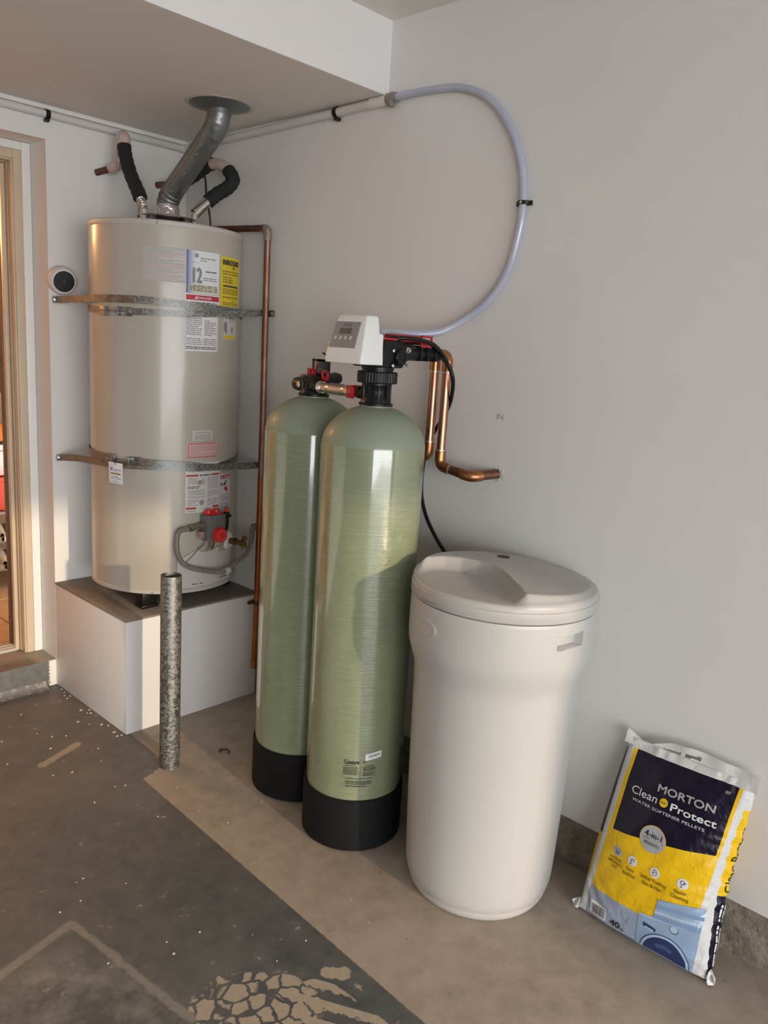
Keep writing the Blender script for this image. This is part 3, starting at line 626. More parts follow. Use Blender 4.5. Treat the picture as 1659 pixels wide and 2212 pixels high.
g.cyl(q(-0.038, 0.008, 0.022), q(-0.062, 0.008, 0.022), 0.013, 8); g.cyl(q(-0.060, 0.008, 0.022), q(-0.088, 0.006, 0.024), 0.0095, 8); g.cyl(q(-0.086, 0.006, 0.024), q(-0.104, 0.004, 0.024), 0.012, 6)
g.build('inlet_fitting', mat('dull_fitting', (0.34, 0.31, 0.25), 0.4, 0.8), gv)
B().box((-0.060, -0.040, 0.006), (-0.040, -0.012, 0.034), 0.003, M=M).build('copper_block', mat('pinkish_metal', (0.50, 0.33, 0.27), 0.45, 0.5), gv)
g = B(); g.tube([q(-0.010, -0.048, 0.03), q(-0.010, -0.080, 0.022), q(-0.010, -0.095, 0.004)], 0.004, 10); lab(g.build('pilot_tube', CHROME, gv), 'bright pilot tube under the valve')
g = B(); g.tube(smooth([q(-0.030, -0.050, 0.02), q(-0.034, -0.070, 0.018), hp(-6.5, 0.697, HR+0.014), hp(-12, 0.668, HR+0.0125), hp(-17, 0.645, HR+0.0125)]), 0.0022, 8); g.build('sensor_tube', mat('dull_wire', (0.20, 0.18, 0.16), 0.5, 0.6), gv)
g = B(); g.tube([q(0.014, -0.095, 0.004), q(0.012, -0.080, 0.018), q(0.008, -0.05, 0.03)], 0.003, 8); g.build('thermocouple', COPFIT, gv)
# piezo igniter ------------------------------------------------------
M2 = hfr(17.2, 0.815)
ig = B().box((-0.013, -0.006, 0.0), (0.017, 0.003, 0.040), 0.002, M=M2); ig.tube([M2 @ V(0, -0.052, 0.026), M2 @ V(0, -0.02, 0.026), M2 @ V(0, 0.010, 0.026)], [0.0085, 0.011, 0.011], 16); ig.tube([M2 @ V(0, 0.010, 0.026), M2 @ V(0, 0.016, 0.026)], [0.014, 0.009], 16); ig.tube([M2 @ V(0, -0.052, 0.026), M2 @ V(0, -0.082, 0.024)], [0.006, 0.004], 12)
ig = ig.build('igniter', BLACKP, wh)
B().cyl(M2 @ V(0, 0.014, 0.026), M2 @ V(0, 0.033, 0.026), 0.007, 14).build('push_button', REDK, ig)
B().tube(smooth([M2 @ V(0, -0.08, 0.024), M2 @ V(-0.004, -0.115, 0.02), M2 @ V(-0.018, -0.125, 0.012), M2 @ V(-0.028, -0.132, 0.004)]), 0.0018, 8).build('wire', INKP, ig)
# drain valve --------------------------------------------------------
M3 = hfr(27.5, 0.700)
g = B(); g.lathe([(0.036, 0.0), (0.036, 0.003), (0.030, 0.010), (0.010, 0.011)], n=36, M=M3); dv = g.build('drain_escutcheon', WHITEP, wh)
g = B(); g.lathe([(0.012, 0.010), (0.012, 0.026), (0.015, 0.027), (0.015, 0.040), (0.010, 0.041), (0.010, 0.060), (0.013, 0.061), (0.013, 0.070), (0.001, 0.071)], n=24, M=M3); g.tube([M3 @ V(0.0, 0, 0.05), M3 @ V(0.012, -0.012, 0.062), M3 @ V(0.014, -0.028, 0.070)], 0.010, 14)
for k in range(4):
    a = k*PI/2+0.4; g.tube([M3 @ V(0, 0.008, 0.072), M3 @ V(0.020*math.cos(a), 0.008+0.020*math.sin(a), 0.074)], [0.006, 0.0075], 10)
g.build('drain_valve', BRASS, dv)

# flexible gas line --------------------------------------------------
def corrug(pts, r, pitch=0.007, amp=0.12, n=14):
    P = smooth(pts, 40); L = [0]
    for a, b in zip(P, P[1:]): L.append(L[-1]+(b-a).length)
    k = int(L[-1]/pitch*4); out = []; rad = []
    for i in range(k+1):
        s = L[-1]*i/k; j = min(max(0, int(np.searchsorted(L, s))-1), len(P)-2); f = (s-L[j])/max(1e-9, L[j+1]-L[j]); out.append(P[j].lerp(P[j+1], f)); rad.append(r*(1+amp*(1 if i % 4 < 2 else -1)))
    return B().tube(out, rad, n)
gl = thing('gas_connector', 'grey corrugated gas hose looping below the red valve knob', 'gas hose', tuple(hp(0, 0.62, HR+0.05)))
pts = [q(-0.104, 0.004, 0.024), hp(-21.5, 0.775, HR+0.026), hp(-23.3, 0.735, HR+0.028), hp(-22.0, 0.680, HR+0.032), hp(-16, 0.638, HR+0.036), hp(0, 0.610, HR+0.044), hp(14, 0.598, HR+0.05), V(-0.135, -0.600, 0.609), V(-0.082, -0.605, 0.640), V(-0.052, -0.595, 0.690), V(-0.034, -0.575, 0.728), V(-0.004, -0.560, 0.738)]
corrug(pts, 0.0088).build('hose', mat('hose_grey', (0.27, 0.25, 0.215), 0.5, 0.35), gl)
tp = pts[6]; B().tube([tp+V(-0.011, -0.004, 0), tp+V(0.011, 0.004, 0.001)], 0.0125, 16).build('paper_band', mat('band_white', (0.7, 0.69, 0.66), 0.6), gl)
B().tube([V(-0.020, -0.566, 0.735), V(-0.0005, -0.560, 0.738)], 0.014, 8).build('wall_nut', MATS['dull_fitting'], gl)

# ------------------------------------------------------------ earthquake straps
def ribbon(path, w, off, m, name, parent, th=0.0022):
    """path: (x, y, zcentre), plan curve; plate stands upright"""
    P = [Vector(p) for p in path]; N = []
    for i in range(len(P)):
        t = P[min(i+1, len(P)-1)]-P[max(i-1, 0)]; N.append(V(t.y, -t.x, 0).normalized())
    k = len(P)-1
    def at(u, o, s):
        x = u*k; i = min(int(x), k-1); f = x-i; p = P[i].lerp(P[i+1], f); n = N[i].lerp(N[i+1], f); return p+n*o+V(0, 0, s)
    g = B(); g.grid(lambda u, v: at(u, off+th, (v-0.5)*w), k, 1, thick=lambda u, v: at(u, off, (v-0.5)*w)); return g.build(name, m, parent, 30)
def hring(d0, z0, d1, z1, n=40): return [hp(d0+(d1-d0)*i/n, z0+(z1-z0)*i/n, HR) for i in range(n+1)]
def bracket(th, deg, z, parent, flip):
    M = hfr(deg, z, HR+0.003); g = B(); s = -1 if flip else 1
    g.box((-0.024, -0.016, 0), (0.024, 0.016, 0.0025), 0.001, M=M); g.box((-0.0255*s if s > 0 else 0.0225, -0.016, 0), (-0.0225*s if s > 0 else 0.0255, 0.016, 0.020), 0.001, M=M)
    g.build('bolt_bracket', CLAMPM, parent)
s1 = thing('strap', 'upper galvanised earthquake strap below the yellow label on the heater', 'strap', (-0.575, 0, 1.6), 'earthquake straps on the water heater')
RA = V(-0.003, -0.600, 1.599)
ribbon([V(-0.592, -0.002, 1.600), V(-0.575, -0.004, 1.600), V(-0.5735, -0.018, 1.600), V(-0.5735, -0.17, 1.604)]+hring(-88, 1.608, -51, 1.609, 16)+hring(-48, 1.609, -18, 1.603, 14)[0:]+hring(-15, 1.602, 40, 1.590, 24)+hring(43, 1.589, 85, 1.580, 16), 0.0265, 0.0042, STRAPM, 'front_strap', s1)
ribbon(hring(-62, 1.566, -18, 1.571, 20)+hring(-15, 1.572, 5, 1.580, 12)+[V(-0.15, -0.6030, 1.589), V(-0.032, -0.5900, 1.599), V(-0.012, -0.5865, 1.599), V(-0.005, -0.5920, 1.599), V(-0.0045, -0.6060, 1.599), V(-0.0045, -0.640, 1.599)], 0.0235, 0.0012, STRAPM, 'clamp_strap', s1)
ribbon(hring(-200, 1.585, -76, 1.566, 50), 0.0235, 0.0012, STRAPM, 'rear_strap', s1)
bracket(s1, -60, 1.566, s1, False); bracket(s1, -80, 1.564, s1, True)
g = B(); g.cyl(hp(-82, 1.565, HR+0.014), hp(-56, 1.566, HR+0.016), 0.0028, 10); g.lathe([(0.007, 0), (0.007, 0.005), (0.001, 0.005)], n=6, M=rot_to(hp(-56, 0)-hp(-60, 0), hp(-57, 1.566, HR+0.015))); g.build('clamp_bolt', CLAMPM, s1)
def lag(p, n, parent):
    M = rot_to(n, p); g = B(); g.lathe([(0.013, 0), (0.013, 0.0018), (0.0085, 0.002), (0.0085, 0.0075), (0.005, 0.009), (0.001, 0.0092)], n=20, M=M); g.build('wall_bolt', CLAMPM, parent)
lag(V(-0.583, -0.0075, 1.600), (0, -1, 0), s1); lag(V(-0.0100, -0.632, 1.599), (-1, 0, 0), s1)
s2 = thing('strap', 'lower rusty earthquake strap with the hanging tag on the heater', 'strap', (-0.57, 0, 0.98), 'earthquake straps on the water heater')
ribbon([V(-0.588, -0.002, 0.980), V(-0.574, -0.004, 0.980), V(-0.5735, -0.018, 0.982), V(-0.5735, -0.17, 1.000)]+hring(-88, 1.009, -41, 1.016, 22)+hring(-38, 1.016, 5, 1.010, 24)+[V(-0.15, -0.6030, 1.004), V(-0.040, -0.5905, 1.000)], 0.0265, 0.0012, STRAPM, 'front_strap', s2)
ribbon(hring(-50, 1.032, -18, 1.024, 16)+hring(-15, 1.023, 5, 1.010, 12)+[V(-0.15, -0.6030, 1.004), V(-0.032, -0.5900, 1.0), V(-0.012, -0.5865, 1.0), V(-0.005, -0.5920, 1.0), V(-0.0045, -0.6060, 1.0), V(-0.0045, -0.640, 1.0)], 0.0245, 0.0042, STRAPM, 'clamp_strap', s2)
ribbon(hring(-220, 1.045, -75, 1.034, 60), 0.0265, 0.0042, STRAPM, 'rear_strap', s2)
ribbon(hring(12, 1.012, 80, 1.045, 24), 0.0235, 0.0005, STRAPM, 'tail_strap', s2)
bracket(s2, -52, 1.032, s2, False); bracket(s2, -74, 1.034, s2, True)
g = B(); g.cyl(hp(-76, 1.033, HR+0.016), hp(-50, 1.032, HR+0.018), 0.0028, 10); g.lathe([(0.007, 0), (0.007, 0.005), (0.001, 0.005)], n=6, M=rot_to(hp(-50, 0)-hp(-54, 0), hp(-50.5, 1.032, HR+0.018))); g.build('clamp_bolt', CLAMPM, s2)
lag(V(-0.580, -0.0075, 0.980), (0, -1, 0), s2); lag(V(-0.0100, -0.632, 1.000), (-1, 0, 0), s2)

# hang tag -----------------------------------------------------------
Mt = hfr(-65.5, 1.024, HR+0.030) @ Matrix.Rotation(-0.05, 4, 'Z') @ Matrix.Rotation(0.10, 4, 'X')
ht = thing('hang_tag', 'white service tag hanging from the lower heater strap', 'tag', tuple(Mt @ V(0, 0, 0)))
cd = B().box((-0.031, -0.080, 0), (0.031, 0.0, 0.0012), 0.004, M=Mt).build('card', mat('card_white', (0.80, 0.79, 0.80), 0.35), ht)
art('print', [('line', [(-0.026, -0.075), (0.026, -0.075), (0.026, -0.010), (-0.026, -0.010), (-0.026, -0.075)], 0.0007, 1, 1), ('line', [(-0.022, -0.032), (-0.012, -0.018)], 0.003, 2), ('line', [(-0.023, -0.019), (-0.011, -0.031)], 0.003, 3), ('rows', -0.008, -0.030, 0.025, -0.024, 1, 0, 2, 1), ('rows', -0.010, -0.036, 0.014, -0.033, 1, 1, 3, 1),
              ('rect', -0.023, -0.046, 0.022, -0.039, 4, 1), ('rows', -0.019, -0.0455, 0.018, -0.0395, 1, 0, 6, 1), ('rows', -0.012, -0.056, 0.010, -0.050, 1, 1, 4, 1), ('rows', -0.021, -0.064, 0.021, -0.056, 2, 1, 5, 1), ('rows', -0.010, -0.074, 0.012, -0.069, 1, 1, 9, 1)],
    lambda a, b, l: Mt @ V(a, b, 0.0013+0.0003*l), [INKB, INKG, INKR, INKB, mat('ink_gold', (0.62, 0.40, 0.10), 0.5)], cd)
B().tube(smooth([Mt @ V(0, -0.007, 0.002), Mt @ V(0.001, 0.004, 0.004), Mt @ V(0.002, 0.014, -0.004), Mt @ V(0.002, 0.010, -0.012)]), 0.0014, 8).build('cable_tie', BLACKP, ht)

# ------------------------------------------------------------ flue pipe
fl = thing('flue_pipe', 'galvanised flue slanting from heater top to ceiling flange', 'flue pipe', (HX, HY, 1.889))
a0 = V(HX, HY, 1.965); top = V(-0.249, -0.598, 2.297); e1 = V(HX, HY, 1.995); e2 = V(-0.249, -0.598, 2.235)
R4 = 0.040; ax = (e2-e1).normalized()
B().lathe([(0.105, 1.889), (0.105, 1.893), (0.085, 1.903), (0.060, 1.918), (0.058, 1.922), (0.001, 1.923)], (HX, HY), 40).build('draft_hood', mat('hood_dark', (0.10, 0.085, 0.07), 0.55, 0.5), fl)
g = B()
for k in range(4):
    d = math.radians(20+k*90); p = V(HX+0.088*math.cos(d), HY+0.088*math.sin(d), 0); g.box((p.x-0.012, p.y-0.012, 1.889), (p.x+0.012, p.y+0.012, 1.926), 0.002)
g.lathe([(0.108, 1.922), (0.108, 1.927), (0.05, 1.929)], (HX, HY), 40); g.build('hood_top', mat('hood_rim', (0.16, 0.14, 0.11), 0.5, 0.5), fl)
B().lathe([(0.056, 1.924), (0.054, 1.932), (0.046, 1.945), (0.046, 1.958), (0.0425, 1.974)], (HX, HY), 40).build('foil_collar', FOIL, fl)
el = arc(V(HX, HY, 1.965), e1, e1+ax*0.035, 10); rr = [R4*(1.06 if i in (2, 5, 8) else 1.0) for i in range(len(el))]
def beads(pts, r, at, n=32):
    out = []; rad = []; P = [Vector(p) for p in pts]; L = sum((b-a).length for a, b in zip(P, P[1:])); m = max(40, int(L/0.004)); acc = [0]
    for a, b in zip(P, P[1:]): acc.append(acc[-1]+(b-a).length)
    for i in range(m+1):
        s = L*i/m; j = min(max(0, int(np.searchsorted(acc, s))-1), len(P)-2); f = (s-acc[j])/max(1e-9, acc[j+1]-acc[j]); out.append(P[j].lerp(P[j+1], f))
        rad.append(r*(1+sum(h*math.exp(-((s/L-c)/(0.0045/L))**2) for c, h in at)))
    return B().tube(out, rad, n)
beads(arc(V(HX, HY, 1.960), e1, e1+ax*0.050, 14), R4, [(0.25, 0.05), (0.5, 0.05), (0.8, 0.05)]).build('lower_elbow', GALV, fl, 60)
beads([e1+ax*0.040, e2-ax*0.045], R4*0.985, [(0.03, 0.03), (0.70, 0.02), (0.86, 0.025), (0.90, 0.025)]).build('duct', GALV, fl, 60)
sm = B(); side = ax.cross(V(1, 0.9, 0)).normalized(); side = V(-0.75, -0.62, 0.25); side = (side-ax*side.dot(ax)).normalized()
sm.tube([e1+ax*0.05+side*R4*0.99, e2-ax*0.09+side*R4*0.99], 0.0035, 8); sm.build('duct_seam', mat('duct_warm', (0.30, 0.27, 0.20), 0.45, 0.7), fl)
beads(arc(e2-ax*0.050, e2, V(e2.x, e2.y, 2.285), 14), R4*1.02, [(0.05, 0.02), (0.5, 0.03)]).build('upper_elbow', GALV, fl, 60)
B().cyl(V(top.x, top.y, 2.262), V(top.x, top.y, 2.296), R4*1.05, 32).build('collar', GALV, fl)
B().lathe([(0.043, 2.278), (0.070, 2.286), (0.106, 2.2935), (0.107, 2.2968)], (top.x, top.y), 56).build('ceiling_flange', GALV, fl)
g = B(); g.lathe([(0.104, 2.2940), (0.116, 2.2950), (0.121, 2.2969)], (top.x+0.002, top.y+0.002), 56); g.build('caulk_ring', mat('caulk', (0.60, 0.56, 0.50), 0.7, bump=(60, 0.8, 0.006)), fl)
for k in range(3):
    B().lathe([(0.0035, 0), (0.0035, 0.002), (0.001, 0.003)], n=8, M=rot_to(side, e1+ax*(0.06+0.09*k)+(side+ax.cross(side)*0.6).normalized()*R4*0.99)).build('screw', CHROME, fl)

# ------------------------------------------------------------ water lines
def line(name, label, loc): return thing(name, label, 'water pipe', loc)
cl = line('cold_water_line', 'foam wrapped water line left of the flue, curving down to the heater', (-0.407, 0, 2.098))
B().tube([V(-0.407, -0.001, 2.098), V(-0.372, -0.045, 2.114)], 0.0125, 16).build('wall_stub', COPOLD, cl)
B().tube(smooth([V(-0.375, -0.042, 2.113), V(-0.358, -0.062, 2.122), V(-0.352, -0.075, 2.135), V(-0.350, -0.082, 2.16)]), 0.0195, 16).build('taped_elbow', TAPE, cl)
B().tube(smooth([V(-0.350, -0.082, 2.155), V(-0.350, -0.092, 2.205), V(-0.354, -0.112, 2.226), V(-0.360, -0.132, 2.216), V(-0.362, -0.140, 2.180)]), 0.0235, 18).build('taped_bend', TAPE, cl)
fp = smooth([V(-0.362, -0.138, 2.192), V(-0.364, -0.150, 2.155), V(-0.371, -0.200, 2.083), V(-0.378, -0.270, 2.010), V(-0.380, -0.290, 1.985)])
B().tube(fp, [0.0255+0.0015*math.sin(i*1.9) for i in range(len(fp))], 18).build('foam_sleeve', FOAM, cl)
corrug([V(-0.379, -0.286, 1.990), V(-0.382, -0.305, 1.962), V(-0.385, -0.320, 1.938)], 0.0165, 0.010, 0.10).build('flex_end', FOIL, cl)
B().cyl(V(-0.385, -0.322, 1.886), V(-0.385, -0.322, 1.945), 0.0155, 12).build('nipple', mat('nipple_tan', (0.46, 0.42, 0.36), 0.5, 0.3), cl)
hl = line('hot_water_line', 'foam wrapped water line looping right of the flue', (-0.139, 0, 2.1))
B().tube([V(-0.139, -0.001, 2.100), V(-0.112, -0.075, 2.101)], 0.0135, 16).build('wall_stub', COPOLD, hl)
hpth = smooth([V(-0.116, -0.060, 2.100), V(-0.100, -0.120, 2.104), V(-0.088, -0.200, 2.130), V(-0.075, -0.270, 2.162), V(-0.072, -0.300, 2.166)])
B().tube(hpth, [0.0250+0.001*math.sin(i*2.1) for i in range(len(hpth))], 18).build('foam_sleeve', FOAM, hl)
B().tube(smooth([V(-0.073, -0.290, 2.166), V(-0.070, -0.345, 2.160), V(-0.070, -0.390, 2.141), V(-0.070, -0.415, 2.122)]), 0.0215, 18).build('taped_bend', TAPE, hl)
h2 = smooth([V(-0.070, -0.405, 2.132), V(-0.070, -0.438, 2.095), V(-0.090, -0.430, 2.062), V(-0.122, -0.408, 2.035), V(-0.155, -0.395, 2.003)])
B().tube(h2, [0.0260+0.001*math.sin(i*1.7) for i in range(len(h2))], 18).build('foam_sleeve', FOAM, hl)
B().tube(smooth([V(-0.150, -0.397, 2.008), V(-0.180, -0.390, 1.980), V(-0.205, -0.384, 1.953)]), 0.0200, 18).build('flex_end', CHROME, hl)
B().tube([V(-0.203, -0.385, 1.955), V(-0.207, -0.383, 1.930), V(-0.207, -0.383, 1.886)], [0.013, 0.012, 0.012], 12).build('nipple', MATS['nipple_tan'], hl)
dw = B().tube(smooth([V(-0.030, -0.10, 2.20), V(-0.036, -0.19, 2.141), V(-0.040, -0.215, 2.05), V(-0.040, -0.246, 1.936), V(-0.022, -0.20, 1.75), V(-0.014, -0.15, 1.60), V(-0.014, -0.14, 1.2)], 6), 0.0042, 8).build('cable', mat('cable_brown', (0.035, 0.028, 0.024), 0.6))
tag(dw, 'thin dark cable dropping down the corner behind the heater', 'cable')

# relief discharge pipe ----------------------------------------------
rp = thing('relief_pipe', 'long aged copper discharge pipe down the wall right of the heater', 'pipe', (-0.028, -0.606, 0.13))
rx = -0.026
B().tube([V(-0.075, -0.30, 1.918), V(rx-0.004, -0.590, 1.914)], 0.0125, 16).build('pipe', COPOLD, rp)
B().tube([V(-0.075, -0.30, 1.845), V(-0.075, -0.30, 1.920)], 0.014, 14).build('valve_outlet', BRASS, rp)
B().tube([V(rx-0.003, -0.578, 1.914)]+arc(V(rx, -0.588, 1.914), V(rx, -0.607, 1.914), V(rx, -0.607, 1.893), 8)+[V(rx, -0.607, 1.868)], 0.0152, 16).build('elbow', mat('flux_grey', (0.36, 0.31, 0.27), 0.55, 0.5, var=(90, (0.26, 0.18, 0.14), 0.4, 0.7)), rp)
B().tube([V(rx, -0.607, 1.870), V(rx, -0.612, 1.20), V(rx, -0.612, 0.95)], 0.0125, 18).build('pipe', COPTAR, rp)
B().tube([V(rx, -0.612, 0.95), V(rx, -0.612, 0.42), V(rx, -0.607, 0.140)], 0.0125, 18).build('pipe', COPRED, rp)
B().tube([V(rx, -0.6073, 0.165), V(rx, -0.607, 0.130)], 0.0142, 18).build('end_cap', COPFIT, rp)
g = B(); g.tube([V(rx, -0.612, 0.432), V(rx, -0.612, 0.412)], 0.0150, 18); g.box((rx-0.034, -0.600, 0.415), (rx-0.006, -0.590, 0.429), 0.003); g.box((rx-0.004, -0.604, 0.414), (rx+0.004, -0.584, 0.430), 0.002); g.build('pipe_strap', mat('strap_brown', (0.13, 0.05, 0.025), 0.5, 0.6), rp)

# condensate pipe under the ceiling ----------------------------------
PVC = mat('pvc_pipe', (0.66, 0.64, 0.62), 0.4)
cp = thing('condensate_pipe', 'white plastic pipe along the back wall under the low ceiling', 'pipe', (-0.4, -0.016, 2.262))
B().tube([V(-6.0, -0.015, 2.2625), V(-0.035, -0.015, 2.2625)], 0.0135, 16).build('pipe', PVC, cp)
def pclip(p, axis, parent):
    n = 14; g = B(); out = []
    for i in range(n+1):
        a = math.radians(-70+250*i/n); out.append((math.cos(a), math.sin(a)))
    for r in (0,):
        f = lambda u, v, k: None
    pts = []
    for (c, s_) in out: pts.append((c, s_))
    w = 0.008
    def at(u, o, v):
        i = min(int(u*n), n-1); f = u*n-i; c = pts[i][0]*(1-f)+pts[i+1][0]*f; s_ = pts[i][1]*(1-f)+pts[i+1][1]*f
        return (p+V(0, -c*o, s_*o)+V((v-0.5)*2*w, 0, 0)) if axis == 'x' else (p+V(-c*o, 0, s_*o)+V(0, (v-0.5)*2*w, 0))
    g.grid(lambda u, v: at(u, 0.0175, v), n, 1, thick=lambda u, v: at(u, 0.0137, v))
    if axis == 'x': g.box((p.x-w, p.y-0.006, p.z-0.026), (p.x+w, p.y+0.015, p.z-0.015), 0.002)
    else: g.box((p.x-0.006, p.y-w, p.z-0.026), (p.x+0.015, p.y+w, p.z-0.015), 0.002)
    return g.build('pipe_clip', BLACKP, parent)
pclip(V(-0.604, -0.015, 2.2625), 'x', cp)
cp2 = thing('condensate_pipe', 'white plastic pipe along the right wall between corner and blue hose', 'pipe', (-0.016, -0.6, 2.275))
B().tube([V(-0.0155, -0.020, 2.2625), V(-0.0155, -1.17, 2.280)], 0.0140, 16).build('pipe', PVC, cp2)
B().tube(arc(V(-0.040, -0.015, 2.2625), V(-0.0155, -0.015, 2.2625), V(-0.0155, -0.040, 2.2625), 6), 0.0165, 16).build('elbow', PVC, cp2)
B().tube([V(-0.0165, -1.120, 2.2792), V(-0.0165, -1.195, 2.2803)], 0.0165, 18).build('coupling', mat('pvc_white', (0.75, 0.73, 0.71), 0.4), cp2)
pclip(V(-0.0155, -0.953, 2.2765), 'y', cp2)
# blue drain hose -----------------------------------------------------
HOSE = mat('hose_blue_clear', (0.42, 0.46, 0.60), 0.18, coat=0.6, var=(7, (0.48, 0.50, 0.60), 0.4, 0.6))
dh = thing('drain_hose', 'pale blue clear hose arching down the right wall to the valve head', 'hose', (-0.012, -1.753, 1.924))
hpts = smooth([V(-0.0165, -1.195, 2.281), V(-0.014, -1.25, 2.285), V(-0.012, -1.373, 2.283), V(-0.012, -1.501, 2.269), V(-0.012, -1.608, 2.221), V(-0.012, -1.692, 2.129), V(-0.012, -1.740, 2.025), V(-0.012, -1.755, 1.924), V(-0.012, -1.749, 1.836), V(-0.012, -1.721, 1.734), V(-0.014, -1.665, 1.656), V(-0.026, -1.600, 1.604), V(-0.065, -1.545, 1.561), V(-0.120, -1.509, 1.546), V(-0.19, -1.465, 1.545), V(-0.27, -1.490, 1.542), V(-0.320, -1.520, 1.533)], 10)
B().tube(hpts, 0.0110, 16).build('hose', HOSE, dh)
g = B(); g.tube([V(-0.0165, -1.198, 2.281), V(-0.0165, -1.222, 2.282)], 0.0185, 16); g.tube([V(-0.0165, -1.222, 2.282), V(-0.0165, -1.236, 2.283)], 0.0155, 16); g.box((-0.032, -1.226, 2.255), (-0.012, -1.206, 2.274), 0.003)
g.build('hose_clamp', mat('clamp_tan', (0.30, 0.28, 0.24), 0.5, 0.4, bump=(140, 0.6, 0.005)), dh)
hcp = thing('hose_clip', 'small black clip holding the blue hose to the wall', 'clip', (0, -1.754, 1.926))
g = B(); g.grid(lambda u, v: V(-0.001-0.024*max(0, math.sin(PI*min(1, max(0, u))))**0.6, -1.732-0.046*u, 1.921+0.011*v), 14, 1, thick=lambda u, v: V(-0.0002-0.0205*max(0, math.sin(PI*u))**0.6, -1.732-0.046*u, 1.921+0.011*v)); g.box((-0.006, -1.781, 1.920), (-0.0002, -1.728, 1.933), 0.001)
g.build('band', BLACKP, hcp)
B().lathe([(0.004, 0), (0.004, 0.0015), (0.001, 0.002)], n=12, M=rot_to((-1, 0, 0), (-0.0252, -1.757, 1.9265))).build('nail_head', CHROME, hcp)
# round sensor ---------------------------------------------------------
Ms = rot_to(V(-0.12, -1, -0.20), (-0.560, -0.0005, 1.678))
sn = thing('wall_sensor', 'round white wall sensor with black face beside the doorway', 'sensor', (-0.560, 0, 1.676))
B().lathe([(0.052, 0.003), (0.054, 0.012), (0.053, 0.030), (0.049, 0.045), (0.046, 0.048), (0.043, 0.0485)], n=56, M=Ms, cap0=True, cap1=True).build('body', mat('sensor_white', (0.66, 0.64, 0.61), 0.45), sn)
B().lathe([(0.0398, 0.0486), (0.0395, 0.0497), (0.030, 0.0504), (0.013, 0.0505), (0.0126, 0.0497), (0.0005, 0.0497)], n=48, M=Ms).build('face', mat('sensor_black', (0.012, 0.012, 0.011), 0.6), sn)
B().lathe([(0.010, 0.0497), (0.0095, 0.0506), (0.0005, 0.0508)], n=24, M=Ms).build('centre', mat('sensor_centre', (0.03, 0.03, 0.028), 0.5), sn)
# steel bollard ----------------------------------------------------------
bo = thing('bollard', 'galvanised steel guard post in front of the heater platform', 'post', (-0.598, -0.877, 0))
B().lathe([(0.0352, -0.02), (0.0352, 0.700), (0.0346, 0.7035), (0.0330, 0.7035), (0.0326, 0.700), (0.0326, 0.672)], (-0.598, -0.877), 56).build('pipe', POSTM, bo)
B().lathe([(0.0324, 0.682), (0.020, 0.685), (0.0005, 0.686)], (-0.598, -0.877), 40).build('concrete_fill', mat('fill_tan', (0.30, 0.23, 0.16), 0.85, var=(60, (0.18, 0.13, 0.09), 0.4, 0.7), bump=(120, 0.8, 0.004)), bo)

# ================================================================== SOFTENER TANKS
def glass_mat():
    m = bpy.data.materials.new('green_fibreglass'); t = NT(m); p = t.pos(); z = t.sep(p)[2]
    n = t.noise(t.map(p, (7, 7, 2.2)), 1.6, 5, 0.6); fine = t.noise(t.map(p, (14, 14, 520)), 1.0, 3, 0.6); sl = t.noise(t.map(p, (60, 60, 25)), 1.0, 3)
    c = t.mix(t.ramp(n, 0.32, 0.7), (0.200, 0.232, 0.132), (0.258, 0.290, 0.175))
    c = t.mix(t.mul(t.ramp(fine, 0.45, 0.7), 0.25), c, (0.45, 0.50, 0.33))
    dome = t.ramp(z, 1.222, 1.228)
    c = t.mix(dome, c, t.mix(sl, (0.265, 0.305, 0.222), (0.232, 0.272, 0.198)))
    t.put(t.b.inputs['Base Color'], c); t.put(t.b.inputs['Roughness'], t.ramp(dome, 0, 1, 0.22, 0.5))
    t.put(t.b.inputs['Coat Weight'], t.ramp(dome, 0, 1, 1.0, 0.05)); t.b.inputs['Coat Roughness'].default_value = 0.09; t.b.inputs['Coat IOR'].default_value = 1.75
    t.bump(t.m('ADD', t.mul(fine, t.m('SUBTRACT', 1.0, t.mul(dome, 0.9))), t.mul(sl, 0.5)), 0.36, 0.003)
    return m
GLASS = glass_mat()
FX, FY = -0.350, -1.547
KX, KY = -0.310, -1.233
def tank(name, label, x, y):
    t = thing(name, label, 'tank', (x, y, 0))
    prof = [(0.149, 0.10), (0.1505, 0.30), (0.1505, 0.60), (0.1505, 0.95), (0.1510, 1.215)]
    for i in range(1, 13):
        a = math.radians(i*6.05); prof.append((0.1510*math.cos(a), 1.215+0.121*math.sin(a)))
    prof += [(0.046, 1.331), (0.046, 1.336)]
    B().lathe(prof, (x, y), 112).build('shell', GLASS, t)
    B().lathe([(0.10, 0.001), (0.1500, 0.0015), (0.1555, 0.006), (0.1565, 0.014), (0.1568, 0.160), (0.1560, 0.1685), (0.1530, 0.171), (0.1512, 0.170)], (x, y), 96).build('foot_boot', BLACKM, t)
    return t
ft = tank('softener_tank', 'front green fibreglass tank with the white control head', FX, FY)
bt = tank('filter_tank', 'rear green fibreglass tank behind the one with the white head', KX, KY)
